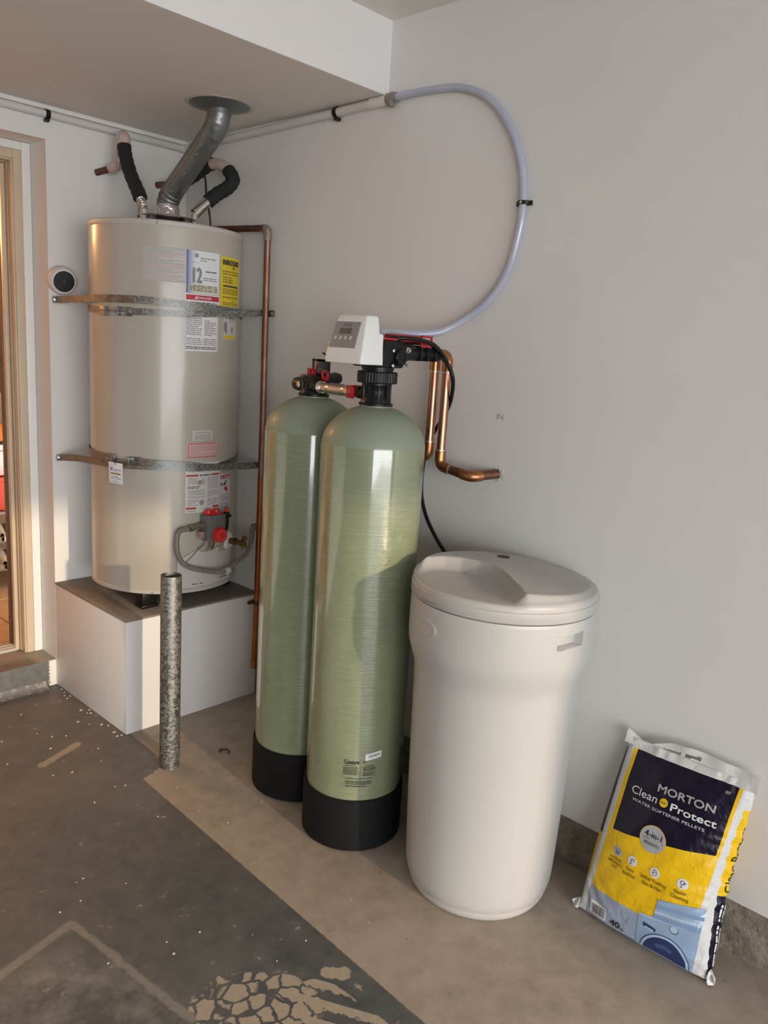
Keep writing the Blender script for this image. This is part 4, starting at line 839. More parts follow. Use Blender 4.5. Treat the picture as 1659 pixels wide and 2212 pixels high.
# printed data on the front tank
def tm(d0, z0, R=0.1508): return lambda a, b, l: V(FX+(R+0.0003*l+0.0003)*math.sin(math.radians(d0)+a/R), FY-(R+0.0003*l+0.0003)*math.cos(math.radians(d0)+a/R), z0+b)
art('printed_label', [('text', 0.010, 0.078, 0.0185, 'Canature', 0, 0.012, 'L', 0.045, 0, 0.25), ('rows', 0.012, 0.070, 0.046, 0.074, 1, 1, 2, 1), ('rows', 0.008, 0.042, 0.052, 0.068, 6, 1, 3, 0.8), ('line', [(0.060, 0.038), (0.060, 0.070)], 0.0005, 1), ('rows', 0.072, 0.070, 0.100, 0.074, 1, 0, 4, 1), ('rows', 0.068, 0.054, 0.106, 0.068, 4, 1, 5, 0.9), ('rows', 0.068, 0.038, 0.106, 0.052, 4, 1, 6, 0.8),
        ('line', [(0.004, 0.002), (0.112, 0.002), (0.112, 0.035), (0.004, 0.035), (0.004, 0.002)], 0.0006, 1), ('line', [(0.014, 0.002), (0.014, 0.035)], 0.0005, 1), ('rows', 0.018, 0.028, 0.100, 0.033, 1, 1, 7, 1), ('rows', 0.018, 0.010, 0.095, 0.024, 3, 1, 8, 0.95), ('rows', 0.018, 0.003, 0.082, 0.008, 1, 0, 9, 1), ('rows', 0.066, 0.080, 0.076, 0.089, 2, 1, 9, 1)], tm(-61, 0.212), [NAVY, mat('ink_olive_grey', (0.035, 0.04, 0.025), 0.6), INKR], ft)
bc = B().grid(lambda u, v: tm(-33.5, 0.300)(0.050*u, 0.021*v+0.008*u, 3), 8, 2).build('barcode_sticker', PAPER, ft)
art('print', [('quad', ((0.010+i*0.0021, 0.0085+(0.010+i*0.0021)*0.16), (0.010+i*0.0021+w, 0.0085+(0.010+i*0.0021)*0.16), (0.010+i*0.0021+w, 0.0155+(0.010+i*0.0021)*0.16), (0.010+i*0.0021, 0.0155+(0.010+i*0.0021)*0.16)), 0, 5, 1, 1) for i, w in enumerate([.0016, .0007, .0012, .0006, .0015, .0009, .0005, .0014, .0007, .0016, .0006, .0012, .0009, .0006, .0015, .0012])]+[('text', 0.017, 0.0078, 0.0045, '0 0 0 1 2 4', 0, 0, 'L', 0.02, 0.16)], tm(-33.5, 0.300), [INK], bc)
# necks and head on the front tank -------------------------------------
def neck(x, y, t, hi):
    g = B(); g.lathe([(0.030, 1.334), (0.049, 1.3345), (0.0495, 1.341), (0.044, 1.3425), (0.042, 1.350), (0.037, 1.362), (0.0345, 1.374), (0.037, 1.385), (0.043, 1.393), (0.043, hi), (0.001, hi)], (x, y), 56)
    for k in range(10):
        a = 2*PI*k/10; g.box((-0.0025, 0.030, 1.346), (0.0025, 0.043, 1.392), 0.001, M=Matrix.Translation((x, y, 0)) @ Matrix.Rotation(a, 4, 'Z'))
    return g.build('neck_adapter', BLACKP, t)
nk = neck(FX, FY, ft, 1.398)
def gear(x, y, r, z0, z1, n, dep):
    vs = []; k = n*4
    for z in (z0, z0+0.003, z1-0.003, z1):
        rr = r-(0.003 if z in (z0, z1) else 0)
        for i in range(k): a = 2*PI*i/k; q_ = rr-(dep if i % 4 in (2, 3) else 0); vs.append((x+q_*math.cos(a), y+q_*math.sin(a), z))
    fs = [(j*k+i, j*k+(i+1) % k, (j+1)*k+(i+1) % k, (j+1)*k+i) for j in range(3) for i in range(k)]+[tuple(range(k-1, -1, -1)), tuple(range(3*k, 4*k))]
    return B().add(vs, fs)
gear(FX, FY, 0.0575, 1.398, 1.431, 40, 0.0014).build('collar_nut', BLACKP, ft, 20)
vh = B(); vh.lathe([(0.044, 1.431), (0.044, 1.436), (0.047, 1.437), (0.047, 1.443), (0.040, 1.446)], (FX, FY), 48)
vh.box((-0.406, -1.597, 1.443), (-0.296, -1.497, 1.520), 0.006); vh.box((-0.400, -1.600, 1.460), (-0.300, -1.590, 1.500), 0.004)
vh.lathe([(0.0235, 0), (0.0235, 0.010), (0.020, 0.014), (0.012, 0.015), (0.011, 0.0125), (0.001, 0.0125)], n=32, M=rot_to((0, -1, 0), (-0.318, -1.597, 1.474)))
for k in range(10):
    a = 2*PI*k/10; vh.box((-0.0015, 0.016, 0.006), (0.0015, 0.0246, 0.013), 0.0005, M=rot_to((0, -1, 0), (-0.318, -1.597, 1.474), a))
vh.box((-0.300, -1.588, 1.470), (-0.245, -1.518, 1.512), 0.005); vh.tube([V(-0.30, -1.578, 1.487), V(-0.245, -1.578, 1.487), V(-0.235, -1.578, 1.487), V(-0.14, -1.578, 1.487), V(-0.115, -1.578, 1.487)], [0.0215, 0.0215, 0.019, 0.0205, 0.0165], 24); vh.tube([V(-0.30, -1.530, 1.487), V(-0.235, -1.530, 1.487), V(-0.14, -1.530, 1.487), V(-0.115, -1.530, 1.487)], [0.0215, 0.019, 0.0205, 0.0165], 24)
for x in (-0.225, -0.195, -0.160): vh.box((x-0.004, -1.601, 1.466), (x+0.004, -1.508, 1.510), 0.002)
vh.tube([V(-0.352, -1.575, 1.515), V(-0.330, -1.585, 1.523), V(-0.322, -1.588, 1.525)], [0.012, 0.0125, 0.009], 12)
vh.box((-0.335, -1.57, 1.512), (-0.150, -1.515, 1.520), 0.003)
vh = vh.build('valve_body', BLACKP, ft)
B().box((-0.403, -1.598, 1.5195), (-0.330, -1.575, 1.5255), 0.002).build('red_seal', RED, ft)
for x, z, r in ((-0.347, 1.491, 0.0055), (-0.347, 1.450, 0.0055), (-0.287, 1.452, 0.0040)):
    B().lathe([(r, 0), (r, 0.004), (r*0.7, 0.0055), (0.0005, 0.006)], n=14, M=rot_to((0, -1, 0), (x, -1.600, z))).build('bolt', CHROME, ft)
B().lathe([(0.0095, 0), (0.0095, 0.007), (0.006, 0.008), (0.006, 0.013), (0.0005, 0.0135)], n=6, M=rot_to((0, -1, 0), (-0.283, -1.592, 1.494))).build('hex_nut', CHROME, ft)
def redclip(M, w, h, parent, rows=1):
    g = B(); f = 0.006; d = 0.0055
    g.box((-w/2, -h/2, 0), (-w/2+f, h/2, d), 0.0015, M=M); g.box((w/2-f, -h/2, 0), (w/2, h/2, d), 0.0015, M=M); g.box((-w/2, h/2-f, 0), (w/2, h/2, d), 0.0015, M=M); g.box((-w/2, -h/2, 0), (w/2, -h/2+f*0.8, d), 0.0015, M=M)
    if rows > 1:
        g.box((-w/2, -h/2+f*1.5, 0), (w/2, -h/2+f*2.2, d), 0.001, M=M); g.box((-0.002, -h/2, 0), (0.002, -h/2+f*2, d), 0.0005, M=M)
    return g.build('red_clip', RED, parent)
FYN = rot_to((0, -1, 0), (0, 0, 0))
def facing(n, p):   # local x to the image right, y up, z out along n
    n = Vector(n).normalized(); x = V(-n.y, n.x, 0).normalized(); y = n.cross(x); return Matrix(((x.x, y.x, n.x, p[0]), (x.y, y.y, n.y, p[1]), (x.z, y.z, n.z, p[2]), (0, 0, 0, 1)))
B().box((-0.305, -1.574, 1.5185), (-0.205, -1.522, 1.5375), 0.002).build('red_clip', RED, ft)
redclip(facing((0, -1, 0), (-0.214, -1.602, 1.522)), 0.050, 0.034, ft, 2)
# white control cover
def rrect(x0, x1, y0, y1, z, r, n=5):
    out = []
    for cx, cy, a0 in ((x1-r, y1-r, 0), (x0+r, y1-r, 90), (x0+r, y0+r, 180), (x1-r, y0+r, 270)):
        for i in range(n+1): a = math.radians(a0+90*i/n); out.append((cx+r*math.cos(a), cy+r*math.sin(a), z))
    return out
def loft(rings):
    k = len(rings[0]); vs = [p for r in rings for p in r]; fs = [(j*k+i, j*k+(i+1) % k, (j+1)*k+(i+1) % k, (j+1)*k+i) for j in range(len(rings)-1) for i in range(k)]
    fs += [tuple(range(k-1, -1, -1)), tuple(range((len(rings)-1)*k, len(rings)*k))]; return B().add(vs, fs)
CZ = [1.450, 1.4515, 1.462, 1.490, 1.520, 1.545, 1.565, 1.575, 1.5795, 1.581]
CF = [-0.4885, -0.4905, -0.4915, -0.4850, -0.4775, -0.4705, -0.4640, -0.4600, -0.4560, -0.4500]
CY = [0.0700, 0.0720, 0.0725, 0.0705, 0.0665, 0.0625, 0.0585, 0.0560, 0.0530, 0.0470]
CB = [-0.418, -0.416, -0.415, -0.415, -0.415, -0.414, -0.413, -0.413, -0.415, -0.420]
ccov = loft([rrect(CF[i], CB[i], FY-CY[i], FY+CY[i], CZ[i], 0.006) for i in range(len(CZ))]).build('control_cover', WHITEP, ft, 40)
loft([rrect(-0.424, -0.404, FY-0.0715, FY+0.0715, z, 0.004) for z in (1.4505, 1.46)]+[rrect(-0.424, -0.4045, FY-0.0690, FY+0.0690, z, 0.004) for z in (1.500, 1.529)]+[rrect(-0.424, -0.407, FY-0.066, FY+0.066, 1.5335, 0.003)]).build('cover_skirt', WHITEP, ft, 40)
def pmap(a, b, l):
    z = 1.491+0.0705*b; y0 = -1.482-0.009*b; y1 = -1.5875-0.0015*b
    return V(float(np.interp(z, CZ, CF))-0.0004-0.0003*l, y0+(y1-y0)*a, z)
pn = B().grid(lambda u, v: pmap(u, v, 0), 6, 8).build('display_panel', mat('panel_grey', (0.26, 0.26, 0.255), 0.35), ft)
BTN = mat('button_white', (0.74, 0.74, 0.73), 0.4)
pit = [('rect', 0.985, 0.0, 1.0, 1.0, 3, 1, 1, 8), ('rect', 0.255, 0.535, 0.705, 0.745, 0, 1, 1, 4), ('rect', 0.27, 0.55, 0.69, 0.73, 1, 2, 1, 4)]
art('print', pit+[('rows', a, b, a+w, b+0.05, 1, 4, 3, 1) for a, b, w in ((0.10, 0.19, 0.11), (0.31, 0.19, 0.09), (0.31, 0.14, 0.09), (0.54, 0.19, 0.04), (0.73, 0.19, 0.08))], pmap, [INK, mat('lcd', (0.115, 0.112, 0.098), 0.3), BTN, mat('panel_edge', (0.62, 0.62, 0.61), 0.3), INKG], pn)
def pm2(a, b, l): return pmap(a/0.105, b/0.0705, l)   # metres on the panel
art('logo', [('line', [(0.036, 0.058), (0.036, 0.0645), (0.0425, 0.058), (0.0425, 0.0645)], 0.0012, 0), ('line', circ(0.0478, 0.0613, 0.0030), 0.0011, 0), ('line', [(0.0515, 0.0645), (0.0545, 0.058), (0.0575, 0.0645)], 0.0012, 0), ('line', circ(0.0628, 0.0613, 0.0036), 0.0011, 0)], pm2, [mat('logo_grey', (0.09, 0.09, 0.10), 0.4)], pn)
for a in (0.17, 0.365, 0.56, 0.755):
    o = art('button', [('disc', a*0.105, 0.0270, 0.0050, 0, 3), ('disc', a*0.105, 0.0270, 0.0016, 1, 4)], pm2, [BTN, INK], pn)
# connection to the rear tank ------------------------------------------
g = B(); g.tube([V(-0.349, -1.575+0.045, 1.366), V(-0.347, -1.492, 1.366), V(-0.346, -1.475, 1.366)], [0.020, 0.0195, 0.0185], 24); g.box((-0.366, -1.490, 1.350), (-0.328, -1.478, 1.384), 0.003); g.build('side_port', BLACKP, ft)
redclip(facing((-1, 0, 0), (-0.369, -1.462, 1.366)), 0.030, 0.037, ft)
B().box((-0.371, -1.475, 1.352), (-0.330, -1.455, 1.3855), 0.003).build('red_clip', RED, ft)
cn = thing('steel_connector', 'ribbed steel coupling joining the two green tanks', 'coupling', (-0.34, -1.38, 1.366))
ca, cbv = V(-0.336, -1.290, 1.3665), V(-0.346, -1.458, 1.3655)
seg_ = [(0.0, .0135), (0.06, .0135), (0.062, .0155), (0.20, .0155), (0.21, .0150), (0.30, .0150)]
for i in range(8): seg_ += [(0.32+i*0.045, .0172), (0.34+i*0.045, .0172), (0.345+i*0.045, .0150), (0.358+i*0.045, .0150)]
seg_ += [(0.70, .0160), (0.93, .0160), (0.94, .0150), (1.0, .0150)]
B().tube([ca.lerp(cbv, s) for s, r in seg_], [r for s, r in seg_], 28).build('ribbed_sleeve', mat('warm_steel', (0.62, 0.55, 0.46), 0.28, 1.0), cn, 50)
B().tube([ca.lerp(cbv, -0.05), ca.lerp(cbv, 0.02), ca.lerp(cbv, 0.10)], [0.015, 0.0205, 0.0175], 20).build('union_nut', CHROME, cn)
# head of the rear tank
kn = neck(KX, KY, bt, 1.395)
g = B(); g.tube([V(-0.318, -1.150, 1.368), V(-0.318, -1.158, 1.368), V(-0.320, -1.175, 1.368), V(-0.330, -1.285, 1.367), V(-0.331, -1.296, 1.367)], [0.012, 0.0205, 0.0225, 0.0225, 0.018], 28); g.box((-0.350, -1.270, 1.374), (-0.285, -1.205, 1.400), 0.006); g.tube([V(-0.31, -1.215, 1.38), V(-0.25, -1.215, 1.392), V(-0.235, -1.215, 1.392)], [0.020, 0.020, 0.016], 20); g.tube([V(-0.31, -1.265, 1.38), V(-0.25, -1.265, 1.392), V(-0.235, -1.265, 1.392)], [0.020, 0.020, 0.016], 20)
g.build('inlet_head', BLACKP, bt)
B().lathe([(0.0095, 0), (0.0095, 0.008), (0.006, 0.009), (0.0005, 0.009)], n=6, M=rot_to((-1, 0, 0), (-0.342, -1.202, 1.368))).build('hex_nut', CHROME, bt)
pl = B(); x0 = -0.296
for lo, hi in (((-1.285, 1.385), (-1.202, 1.405)), ((-1.285, 1.442), (-1.202, 1.450)), ((-1.285, 1.385), (-1.224, 1.450)), ((-1.211, 1.385), (-1.202, 1.450))): pl.box((x0, lo[0], lo[1]), (x0+0.004, hi[0], hi[1]), 0.0008)
pl.build('bypass_plate', mat('plate_dark', (0.045, 0.038, 0.033), 0.5), bt)
B().box((-0.312, -1.282, 1.400), (-0.296, -1.235, 1.442), 0.004).build('meter_cap', mat('cap_blueblack', (0.02, 0.022, 0.034), 0.35), bt)
art('cap_print', [('rows', 0, 0, 0.022, 0.016, 4, 0, 3, 0.8)], lambda a, b, l: V(-0.3125, -1.246-a, 1.408+b), [INKG], bt)
redclip(facing((-1, 0, 0), (-0.320, -1.228, 1.406)), 0.030, 0.030, bt); redclip(facing((-1, 0, 0), (-0.320, -1.296, 1.402)), 0.030, 0.032, bt, 2)
B().box((-0.323, -1.245, 1.391), (-0.290, -1.213, 1.398), 0.002).build('clip_bar', RED, bt); B().box((-0.318, -1.242, 1.398), (-0.312, -1.216, 1.418), 0.001).build('clip_web', RED, bt)
B().tube(smooth([V(-0.290, -1.262, 1.445), V(-0.289, -1.263, 1.457), V(-0.292, -1.256, 1.466), V(-0.294, -1.248, 1.470)]), 0.0028, 8).build('cable_end', BLACKP, bt)
# copper risers ----------------------------------------------------------
def riser(y, zb, tail, label, name='copper_riser'):
    t = thing(name, label, 'pipe', (-0.080, y, 1.15)); x = -0.080; r = 0.0143; rf = 0.0168
    B().tube([V(-0.128, y, 1.487)]+arc(V(-0.105, y, 1.487), V(x, y, 1.487), V(x, y, 1.462), 10)+[V(x, y, 1.436)], rf, 20).build('elbow', COPFIT, t)
    B().tube([V(x, y, 1.4375), V(x, y, 1.4345)], rf+0.0006, 20).build('solder_joint', SOLDER, t)
    B().tube([V(x, y, 1.436), V(x, y, zb+0.030)], r, 22).build('pipe', COPPER, t)
    B().tube([V(x, y, zb+0.052), V(x, y, zb+0.049)], rf+0.0006, 20).build('solder_joint', SOLDER, t)
    tail = [Vector(q_) for q_ in tail]; d = (tail[0]-V(x, y, zb)).normalized()
    B().tube([V(x, y, zb+0.050)]+arc(V(x, y, zb+0.026), V(x, y, zb), V(x, y, zb)+d*0.026, 10)+[V(x, y, zb)+d*0.046], rf, 20).build('elbow', COPFIT, t)
    B().tube([V(x, y, zb)+d*0.045, V(x, y, zb)+d*0.048], rf+0.0007, 20).build('solder_joint', SOLDER, t)
    d2 = (tail[1]-tail[0]).normalized()
    B().tube([V(x, y, zb)+d*0.046, tail[0]-d*0.03], r, 20).build('pipe', COPOLD, t)
    B().tube([tail[0]-d*0.038]+arc(tail[0]-d*0.022, tail[0], tail[0]+d2*0.022, 8)+[tail[0]+d2*0.036], rf, 20).build('elbow', COPFIT, t)
    B().tube([tail[0]+d2*0.034, tail[1]], r, 20).build('pipe', COPOLD, t)
    return t
riser(-1.580, 1.146, [(-0.088, -1.712, 1.132), (-0.0006, -1.747, 1.141)], 'right copper pipe with long elbow tail entering the wall')
riser(-1.531, 1.168, [(-0.078, -1.455, 1.160), (-0.0006, -1.440, 1.160)], 'left copper pipe partly behind the front green tank')
B().lathe([(0.015, -0.0008), (0.021, -0.0012), (0.025, -0.0004)], n=24, M=rot_to((1, 0, 0), (0, -1.747, 1.141))).build('patch_ring', mat('plaster_patch', (0.70, 0.68, 0.65), 0.8, bump=(90, 0.9, 0.006)), wr)
# black brine line ---------------------------------------------------------
bl = thing('brine_line', 'black tube arching past the copper pipes down to the cream tank', 'tube', (-0.05, -1.6, 1.4))
bp = smooth([V(-0.330, -1.586, 1.524), V(-0.290, -1.608, 1.528), V(-0.215, -1.618, 1.520), V(-0.165, -1.612, 1.503), V(-0.125, -1.600, 1.483), V(-0.115, -1.612, 1.458), V(-0.105, -1.624, 1.425), V(-0.085, -1.612, 1.385), V(-0.055, -1.578, 1.332), V(-0.032, -1.520, 1.262), V(-0.024, -1.482, 1.205), V(-0.020, -1.462, 1.13), V(-0.022, -1.462, 1.06), V(-0.030, -1.478, 1.010), V(-0.045, -1.518, 0.957), V(-0.056, -1.572, 0.905), V(-0.062, -1.618, 0.868), V(-0.075, -1.655, 0.835), V(-0.090, -1.715, 0.805)], 10)
B().tube(bp, 0.0062, 14).build('tube', BLACKP, bl)
tw = B().tube(smooth([V(-0.155, -1.44, 1.165), V(-0.158, -1.462, 1.150), V(-0.160, -1.470, 1.135), V(-0.158, -1.460, 1.115), V(-0.150, -1.430, 1.10)]), 0.0022, 8).build('loose_wire', BLACKP); tag(tw, 'short curl of thin black wire beside the left copper pipe', 'wire')

# ================================================================== BRINE TANK
BX, BY = -0.2545, -1.980
POLY = mat('brine_polyethylene', (0.475, 0.475, 0.462), 0.36, var=(4, (0.46, 0.46, 0.447), 0.35, 0.7), bump=(220, 0.06, 0.002))
POLYL = mat('lid_polyethylene', (0.44, 0.437, 0.42), 0.40, var=(5, (0.425, 0.42, 0.405), 0.35, 0.7), bump=(260, 0.12, 0.002))
br = thing('brine_tank', 'large cream round salt tank with lid between green tanks and salt bag', 'tank', (BX, BY, 0))
bz = [0.0, 0.004, 0.014, 0.026, 0.030, 0.034, 0.058, 0.090, 0.133, 0.281, 0.425, 0.530, 0.600, 0.640, 0.655, 0.668, 0.682, 0.697, 0.712, 0.725, 0.738, 0.752, 0.777, 0.800, 0.830, 0.855, 0.8615, 0.863]
brr = [0.186, 0.192, 0.198, 0.2010, 0.2010, 0.2040, 0.2095, 0.2120, 0.2138, 0.2190, 0.2225, 0.2245, 0.2258, 0.2268, 0.2278, 0.2298, 0.2335, 0.2385, 0.2430, 0.2465, 0.2488, 0.2498, 0.2500, 0.2500, 0.2498, 0.2490, 0.2475, 0.240]
def sm01(x): x = min(1, max(0, x)); return x*x*(3-2*x)
def bpt(deg, z, o=0.0):
    r = float(np.interp(z, bz, brr))
    # moulded grip (right) and oval pad (left)
    a = (deg+11.0)*math.pi/180*0.25; h = 0.8145+0.0008*(deg+11)/12-z
    ins = sm01((0.047-abs(a))/0.004)*sm01((0.0185-abs(h))/0.004); r -= 0.022*ins
    e = math.hypot((deg+106)*math.pi/180*0.25/0.044, (z-0.803)/0.020); r += 0.0022*sm01((1.12-e)/0.16)-0.0018*sm01((0.92-e)/0.16)
    t_ = math.radians(deg); return V(BX+(r+o)*math.sin(t_), BY-(r+o)*math.cos(t_), z)
zs = sorted(set(bz+[round(0.770+0.003*i, 4) for i in range(28)]+[0.18, 0.23, 0.33, 0.38, 0.47, 0.50, 0.62, 0.66, 0.72]))
degs = [-180+360*i/300 for i in range(300)]; degs = sorted(set([round(d, 3) for d in degs if not (-26 < d < 4 or -122 < d < -92)]+[round(-26+0.6*i, 3) for i in range(51)]+[round(-122+0.75*i, 3) for i in range(41)]))
nd = len(degs); g = B(); vs = [bpt(d, z) for z in zs for d in degs]
g.add(vs, [(j*nd+i, j*nd+(i+1) % nd, (j+1)*nd+(i+1) % nd, (j+1)*nd+i) for j in range(len(zs)-1) for i in range(nd)]+[tuple(range(nd-1, -1, -1))]); g.build('body', POLY, br, 60)
CREST = [(-0.215, 0.185), (-0.129, 0.201), (-0.080, 0.196), (-0.044, 0.178), (-0.012, 0.138), (0.003, 0.085), (-0.002, 0.040), (-0.020, -0.004), (-0.046, -0.042), (-0.075, -0.077), (-0.141, -0.157), (-0.195, -0.222)]
def crest(x, y):     # signed distance to the moulded ridge, minus on the low side
    best = 9; sg = 1
    for (ax_, ay), (bx_, by) in zip(CREST, CREST[1:]):
        dx, dy = bx_-ax_, by-ay; h = min(1, max(0, ((x-ax_)*dx+(y-ay)*dy)/(dx*dx+dy*dy))); ex, ey = x-ax_-h*dx, y-ay-h*dy; d = math.hypot(ex, ey)
        if d < best: best = d; sg = -1 if dx*ey-dy*ex < 0 else 1
    return best*sg
def lidz(x, y):
    r = math.hypot(x, y); s = crest(x, y)
    low = 0.9100-0.006*sm01((0.23-r)/0.1)
    f2 = ((x-0.214)*0.281-(y-0.078)*0.093)/0.296      # beyond the far facet
    hi = 0.9370-0.080*max(0, s)-0.10*max(0, f2)
    edge = sm01((0.2425-r)/0.022)
    k = max(0.0, 1+min(0, s)/0.040)**1.9
    z = low*(1-k)+max(hi, 0.9095)*k
    return 0.9095+(z-0.9095)*(0.25+0.75*edge)
lid = B(); nr, na = 80, 240
rad = [0.2405*(i/nr)**0.9 for i in range(1, nr+1)]
vs = [(BX, BY, lidz(0, 0))]
for r in rad:
    for j in range(na): a = 2*PI*j/na; vs.append((BX+r*math.cos(a), BY+r*math.sin(a), lidz(r*math.cos(a), r*math.sin(a))))
rim = [(0.2452, -0.0035), (0.2475, -0.010), (0.2482, -0.0150)]
for (r, dz) in rim:
    for j in range(na): a = 2*PI*j/na; vs.append((BX+r*math.cos(a), BY+r*math.sin(a), lidz(0.2405*math.cos(a), 0.2405*math.sin(a))+dz))
for (r, z) in ((0.2484, 0.8945), (0.2508, 0.8930), (0.2512, 0.8900), (0.2514, 0.8675), (0.2505, 0.8660), (0.2380, 0.8660)):
    for j in range(na):
        a = 2*PI*j/na; vs.append((BX+r*math.cos(a), BY+r*math.sin(a), z))
NR = nr+len(rim)+6
fs = [(0, 1+j, 1+(j+1) % na) for j in range(na)]+[(1+i*na+j, 1+(i+1)*na+j, 1+(i+1)*na+(j+1) % na, 1+i*na+(j+1) % na) for i in range(NR-1) for j in range(na)]
lid.add(vs, fs); ld = lid.build('lid', POLYL, br, 50)
B().lathe([(0.0185, -0.0015), (0.0185, 0.0016), (0.0165, 0.0026), (0.006, 0.0022), (0.0005, 0.0020)], n=32, M=rot_to((0.05, 0.02, 1), (BX+0.128, BY+0.098, lidz(0.128, 0.098)))).build('vent_plug', mat('plug_dark', (0.025, 0.018, 0.018), 0.5), br)
B().grid(lambda u, v: V(BX+(0.2518)*math.sin(math.radians(-112+15*u)), BY-0.2518*math.cos(math.radians(-112+15*u)), 0.8705+0.004*v+0.002*u), 10, 1, thick=lambda u, v: V(BX+0.2500*math.sin(math.radians(-112+15*u)), BY-0.2500*math.cos(math.radians(-112+15*u)), 0.8705+0.004*v+0.002*u)).build('lid_slot_shade', mat('slot_shadow', (0.30, 0.28, 0.25), 0.6), br)  # shadow of a slot painted as a darker strip; the skirt is uncut
sk2 = B().grid(lambda u, v: bpt(-1.5+10.5*u, 0.0345+0.016*v, 0.0008), 6, 2).build('date_sticker', PAPER, br)
art('print', [('rect', 0.003, 0.0045, 0.016, 0.012, 0, 1), ('rows', 0.018, 0.003, 0.030, 0.013, 2, 0, 3, 1)], lambda a, b, l: bpt(-1.5+math.degrees(a/0.209), 0.0345+b, 0.0009+0.0004*l), [INKG], sk2)

# ================================================================== SALT BAG
SO = V(-0.150, -2.248, 0.010); SN = V(-0.976, 0, 0.219).normalized(); SU = V(0.219, 0, 0.976).normalized(); SW = V(0, -1, 0); BHT = 0.505
def bx0(v): return 0.013+0.036*v
def bx1(v): return 0.370-0.004*v-0.026*max(0.0, math.sin(PI*min(1, max(0, v*1.08))))**0.9
def bg(v): return 0.006+0.052*math.sin(PI*min(1, max(0, v*0.86+0.14)))**0.6
def bwr(X, Y):
    v = Y/BHT; u = (X-bx0(v))/(bx1(v)-bx0(v)); e = sm01((u-0.70)/0.28); l = sm01((0.40-u)/0.35)*sm01((0.30-v)/0.2)*sm01(v/0.1)
    w = 0.0022*e*math.sin(Y*150+3*math.sin(Y*37))*(0.4+0.6*sm01((0.75-v)/0.3))
    w += 0.0030*l*math.sin((X*1.0+Y*0.75)*150+2.0*math.sin(X*31))
    w += 0.0016*math.sin(X*41+Y*23+1.3*math.sin(Y*29))*math.sin(Y*31-X*17)+0.0010*math.sin(X*95-Y*60)*sm01(v/0.2)
    t = sm01((v-0.90)/0.1); w += 0.0020*t*math.sin(X*120+2*math.sin(X*40))
    return w
def bagp(X, Y, o=0.0):
    v = min(1.0, max(0.0, Y/BHT)); u = (X-bx0(v))/(bx1(v)-bx0(v)); q_ = max(0.0, 1-abs(2*u-1)**2.2)
    b = 0.054*q_**0.62*max(0.0, math.sin(PI*min(1, max(0, v*0.93+0.035))))**0.55*(1.06-0.25*v)
    b += bwr(X, Y)*min(1, 6*q_)
    return SO+SW*X+SU*Y+SN*(b+o)
def bag_mat():
    m = bpy.data.materials.new('salt_bag_film'); t = NT(m); a, b, _ = t.sep(t.uv())
    W_ = (0.70, 0.69, 0.68); NV = (0.010, 0.006, 0.020); YE = (0.88, 0.54, 0.010); GB = (0.33, 0.36, 0.44)
    def lin(y, y0, x0, y1, x1):   # x on the line through the two points at height y
        k = (x1-x0)/(y1-y0); return t.m('ADD', t.mul(t.m('SUBTRACT', y, y0), k), x0)
    n = t.noise(t.uv(), 60, 3); aj = t.m('ADD', a, t.mul(t.m('SUBTRACT', n, 0.5), 0.004))
    nl = lin(b, 0.255, 0.067, 0.48, 0.078); nr_ = lin(b, 0.304, 0.330, 0.487, 0.345)
    yl = lin(b, 0.081, 0.041, 0.486, 0.067); yr = lin(b, 0.169, 0.325, 0.49, 0.354)
    zig = t.m('ADD', a, t.mul(t.m('SINE', t.m('ADD', t.mul(b, 240), t.mul(n, 9.0))), 0.0030))
    c = W_
    ins = lambda lo, hi, x: t.mul(t.lt(lo, x), t.lt(x, hi))
    c = t.mix(t.mul(ins(yl, yr, a), t.lt(b, lin(a, 0.078, 0.481, 0.345, 0.488))), c, YE)
    c = t.mix(t.mul(ins(nl, nr_, a), t.mul(t.lt(b, lin(a, 0.078, 0.481, 0.345, 0.488)), t.lt(lin(a, 0.067, 0.255, 0.330, 0.304), b))), c, NV)
    c = t.mix(t.mul(t.lt(b, 0.0815), ins(0.036, 0.335, a)), c, t.mix(t.ramp(a, 0.06, 0.2), GB, (0.36, 0.46, 0.60)))
    # right gusset and its print, left gusset
    c = t.mix(t.mul(t.lt(0.3725, zig), t.mul(t.lt(b, 0.435), t.lt(0.20, b))), c, YE)
    c = t.mix(t.mul(t.lt(0.3715, zig), t.lt(b, 0.205)), c, NV)
    c = t.mix(t.mul(t.lt(a, t.m('SUBTRACT', yl, 0.022)), t.mul(t.lt(0.22, b), t.lt(b, 0.475))), c, NV)
    c = t.mix(t.mul(t.lt(a, t.m('SUBTRACT', yl, 0.024)), t.mul(t.lt(0.09, b), t.lt(b, 0.22))), c, YE)
    t.put(t.b.inputs['Base Color'], c); t.b.inputs['Roughness'].default_value = 0.30; t.b.inputs['Specular IOR Level'].default_value = 0.25; t.b.inputs['Coat Weight'].default_value = 0.12; t.b.inputs['Coat Roughness'].default_value = 0.1
    o = t.obj(); t.bump(t.m('ADD', t.noise(o, 30, 4, 0.6, 0.8), t.mul(t.noise(o, 90, 3), 0.4)), 0.65, 0.007)
    return m
BAG = bag_mat()
sb = thing('salt_bag', 'yellow and navy bag of softener salt pellets leaning on the right wall', 'bag', (-0.11, -2.435, 0))
NV_, NF, NS, NB = 110, 84, 8, 16
g = B(); ring = NF+1+NS-1+NB+1+NS-1
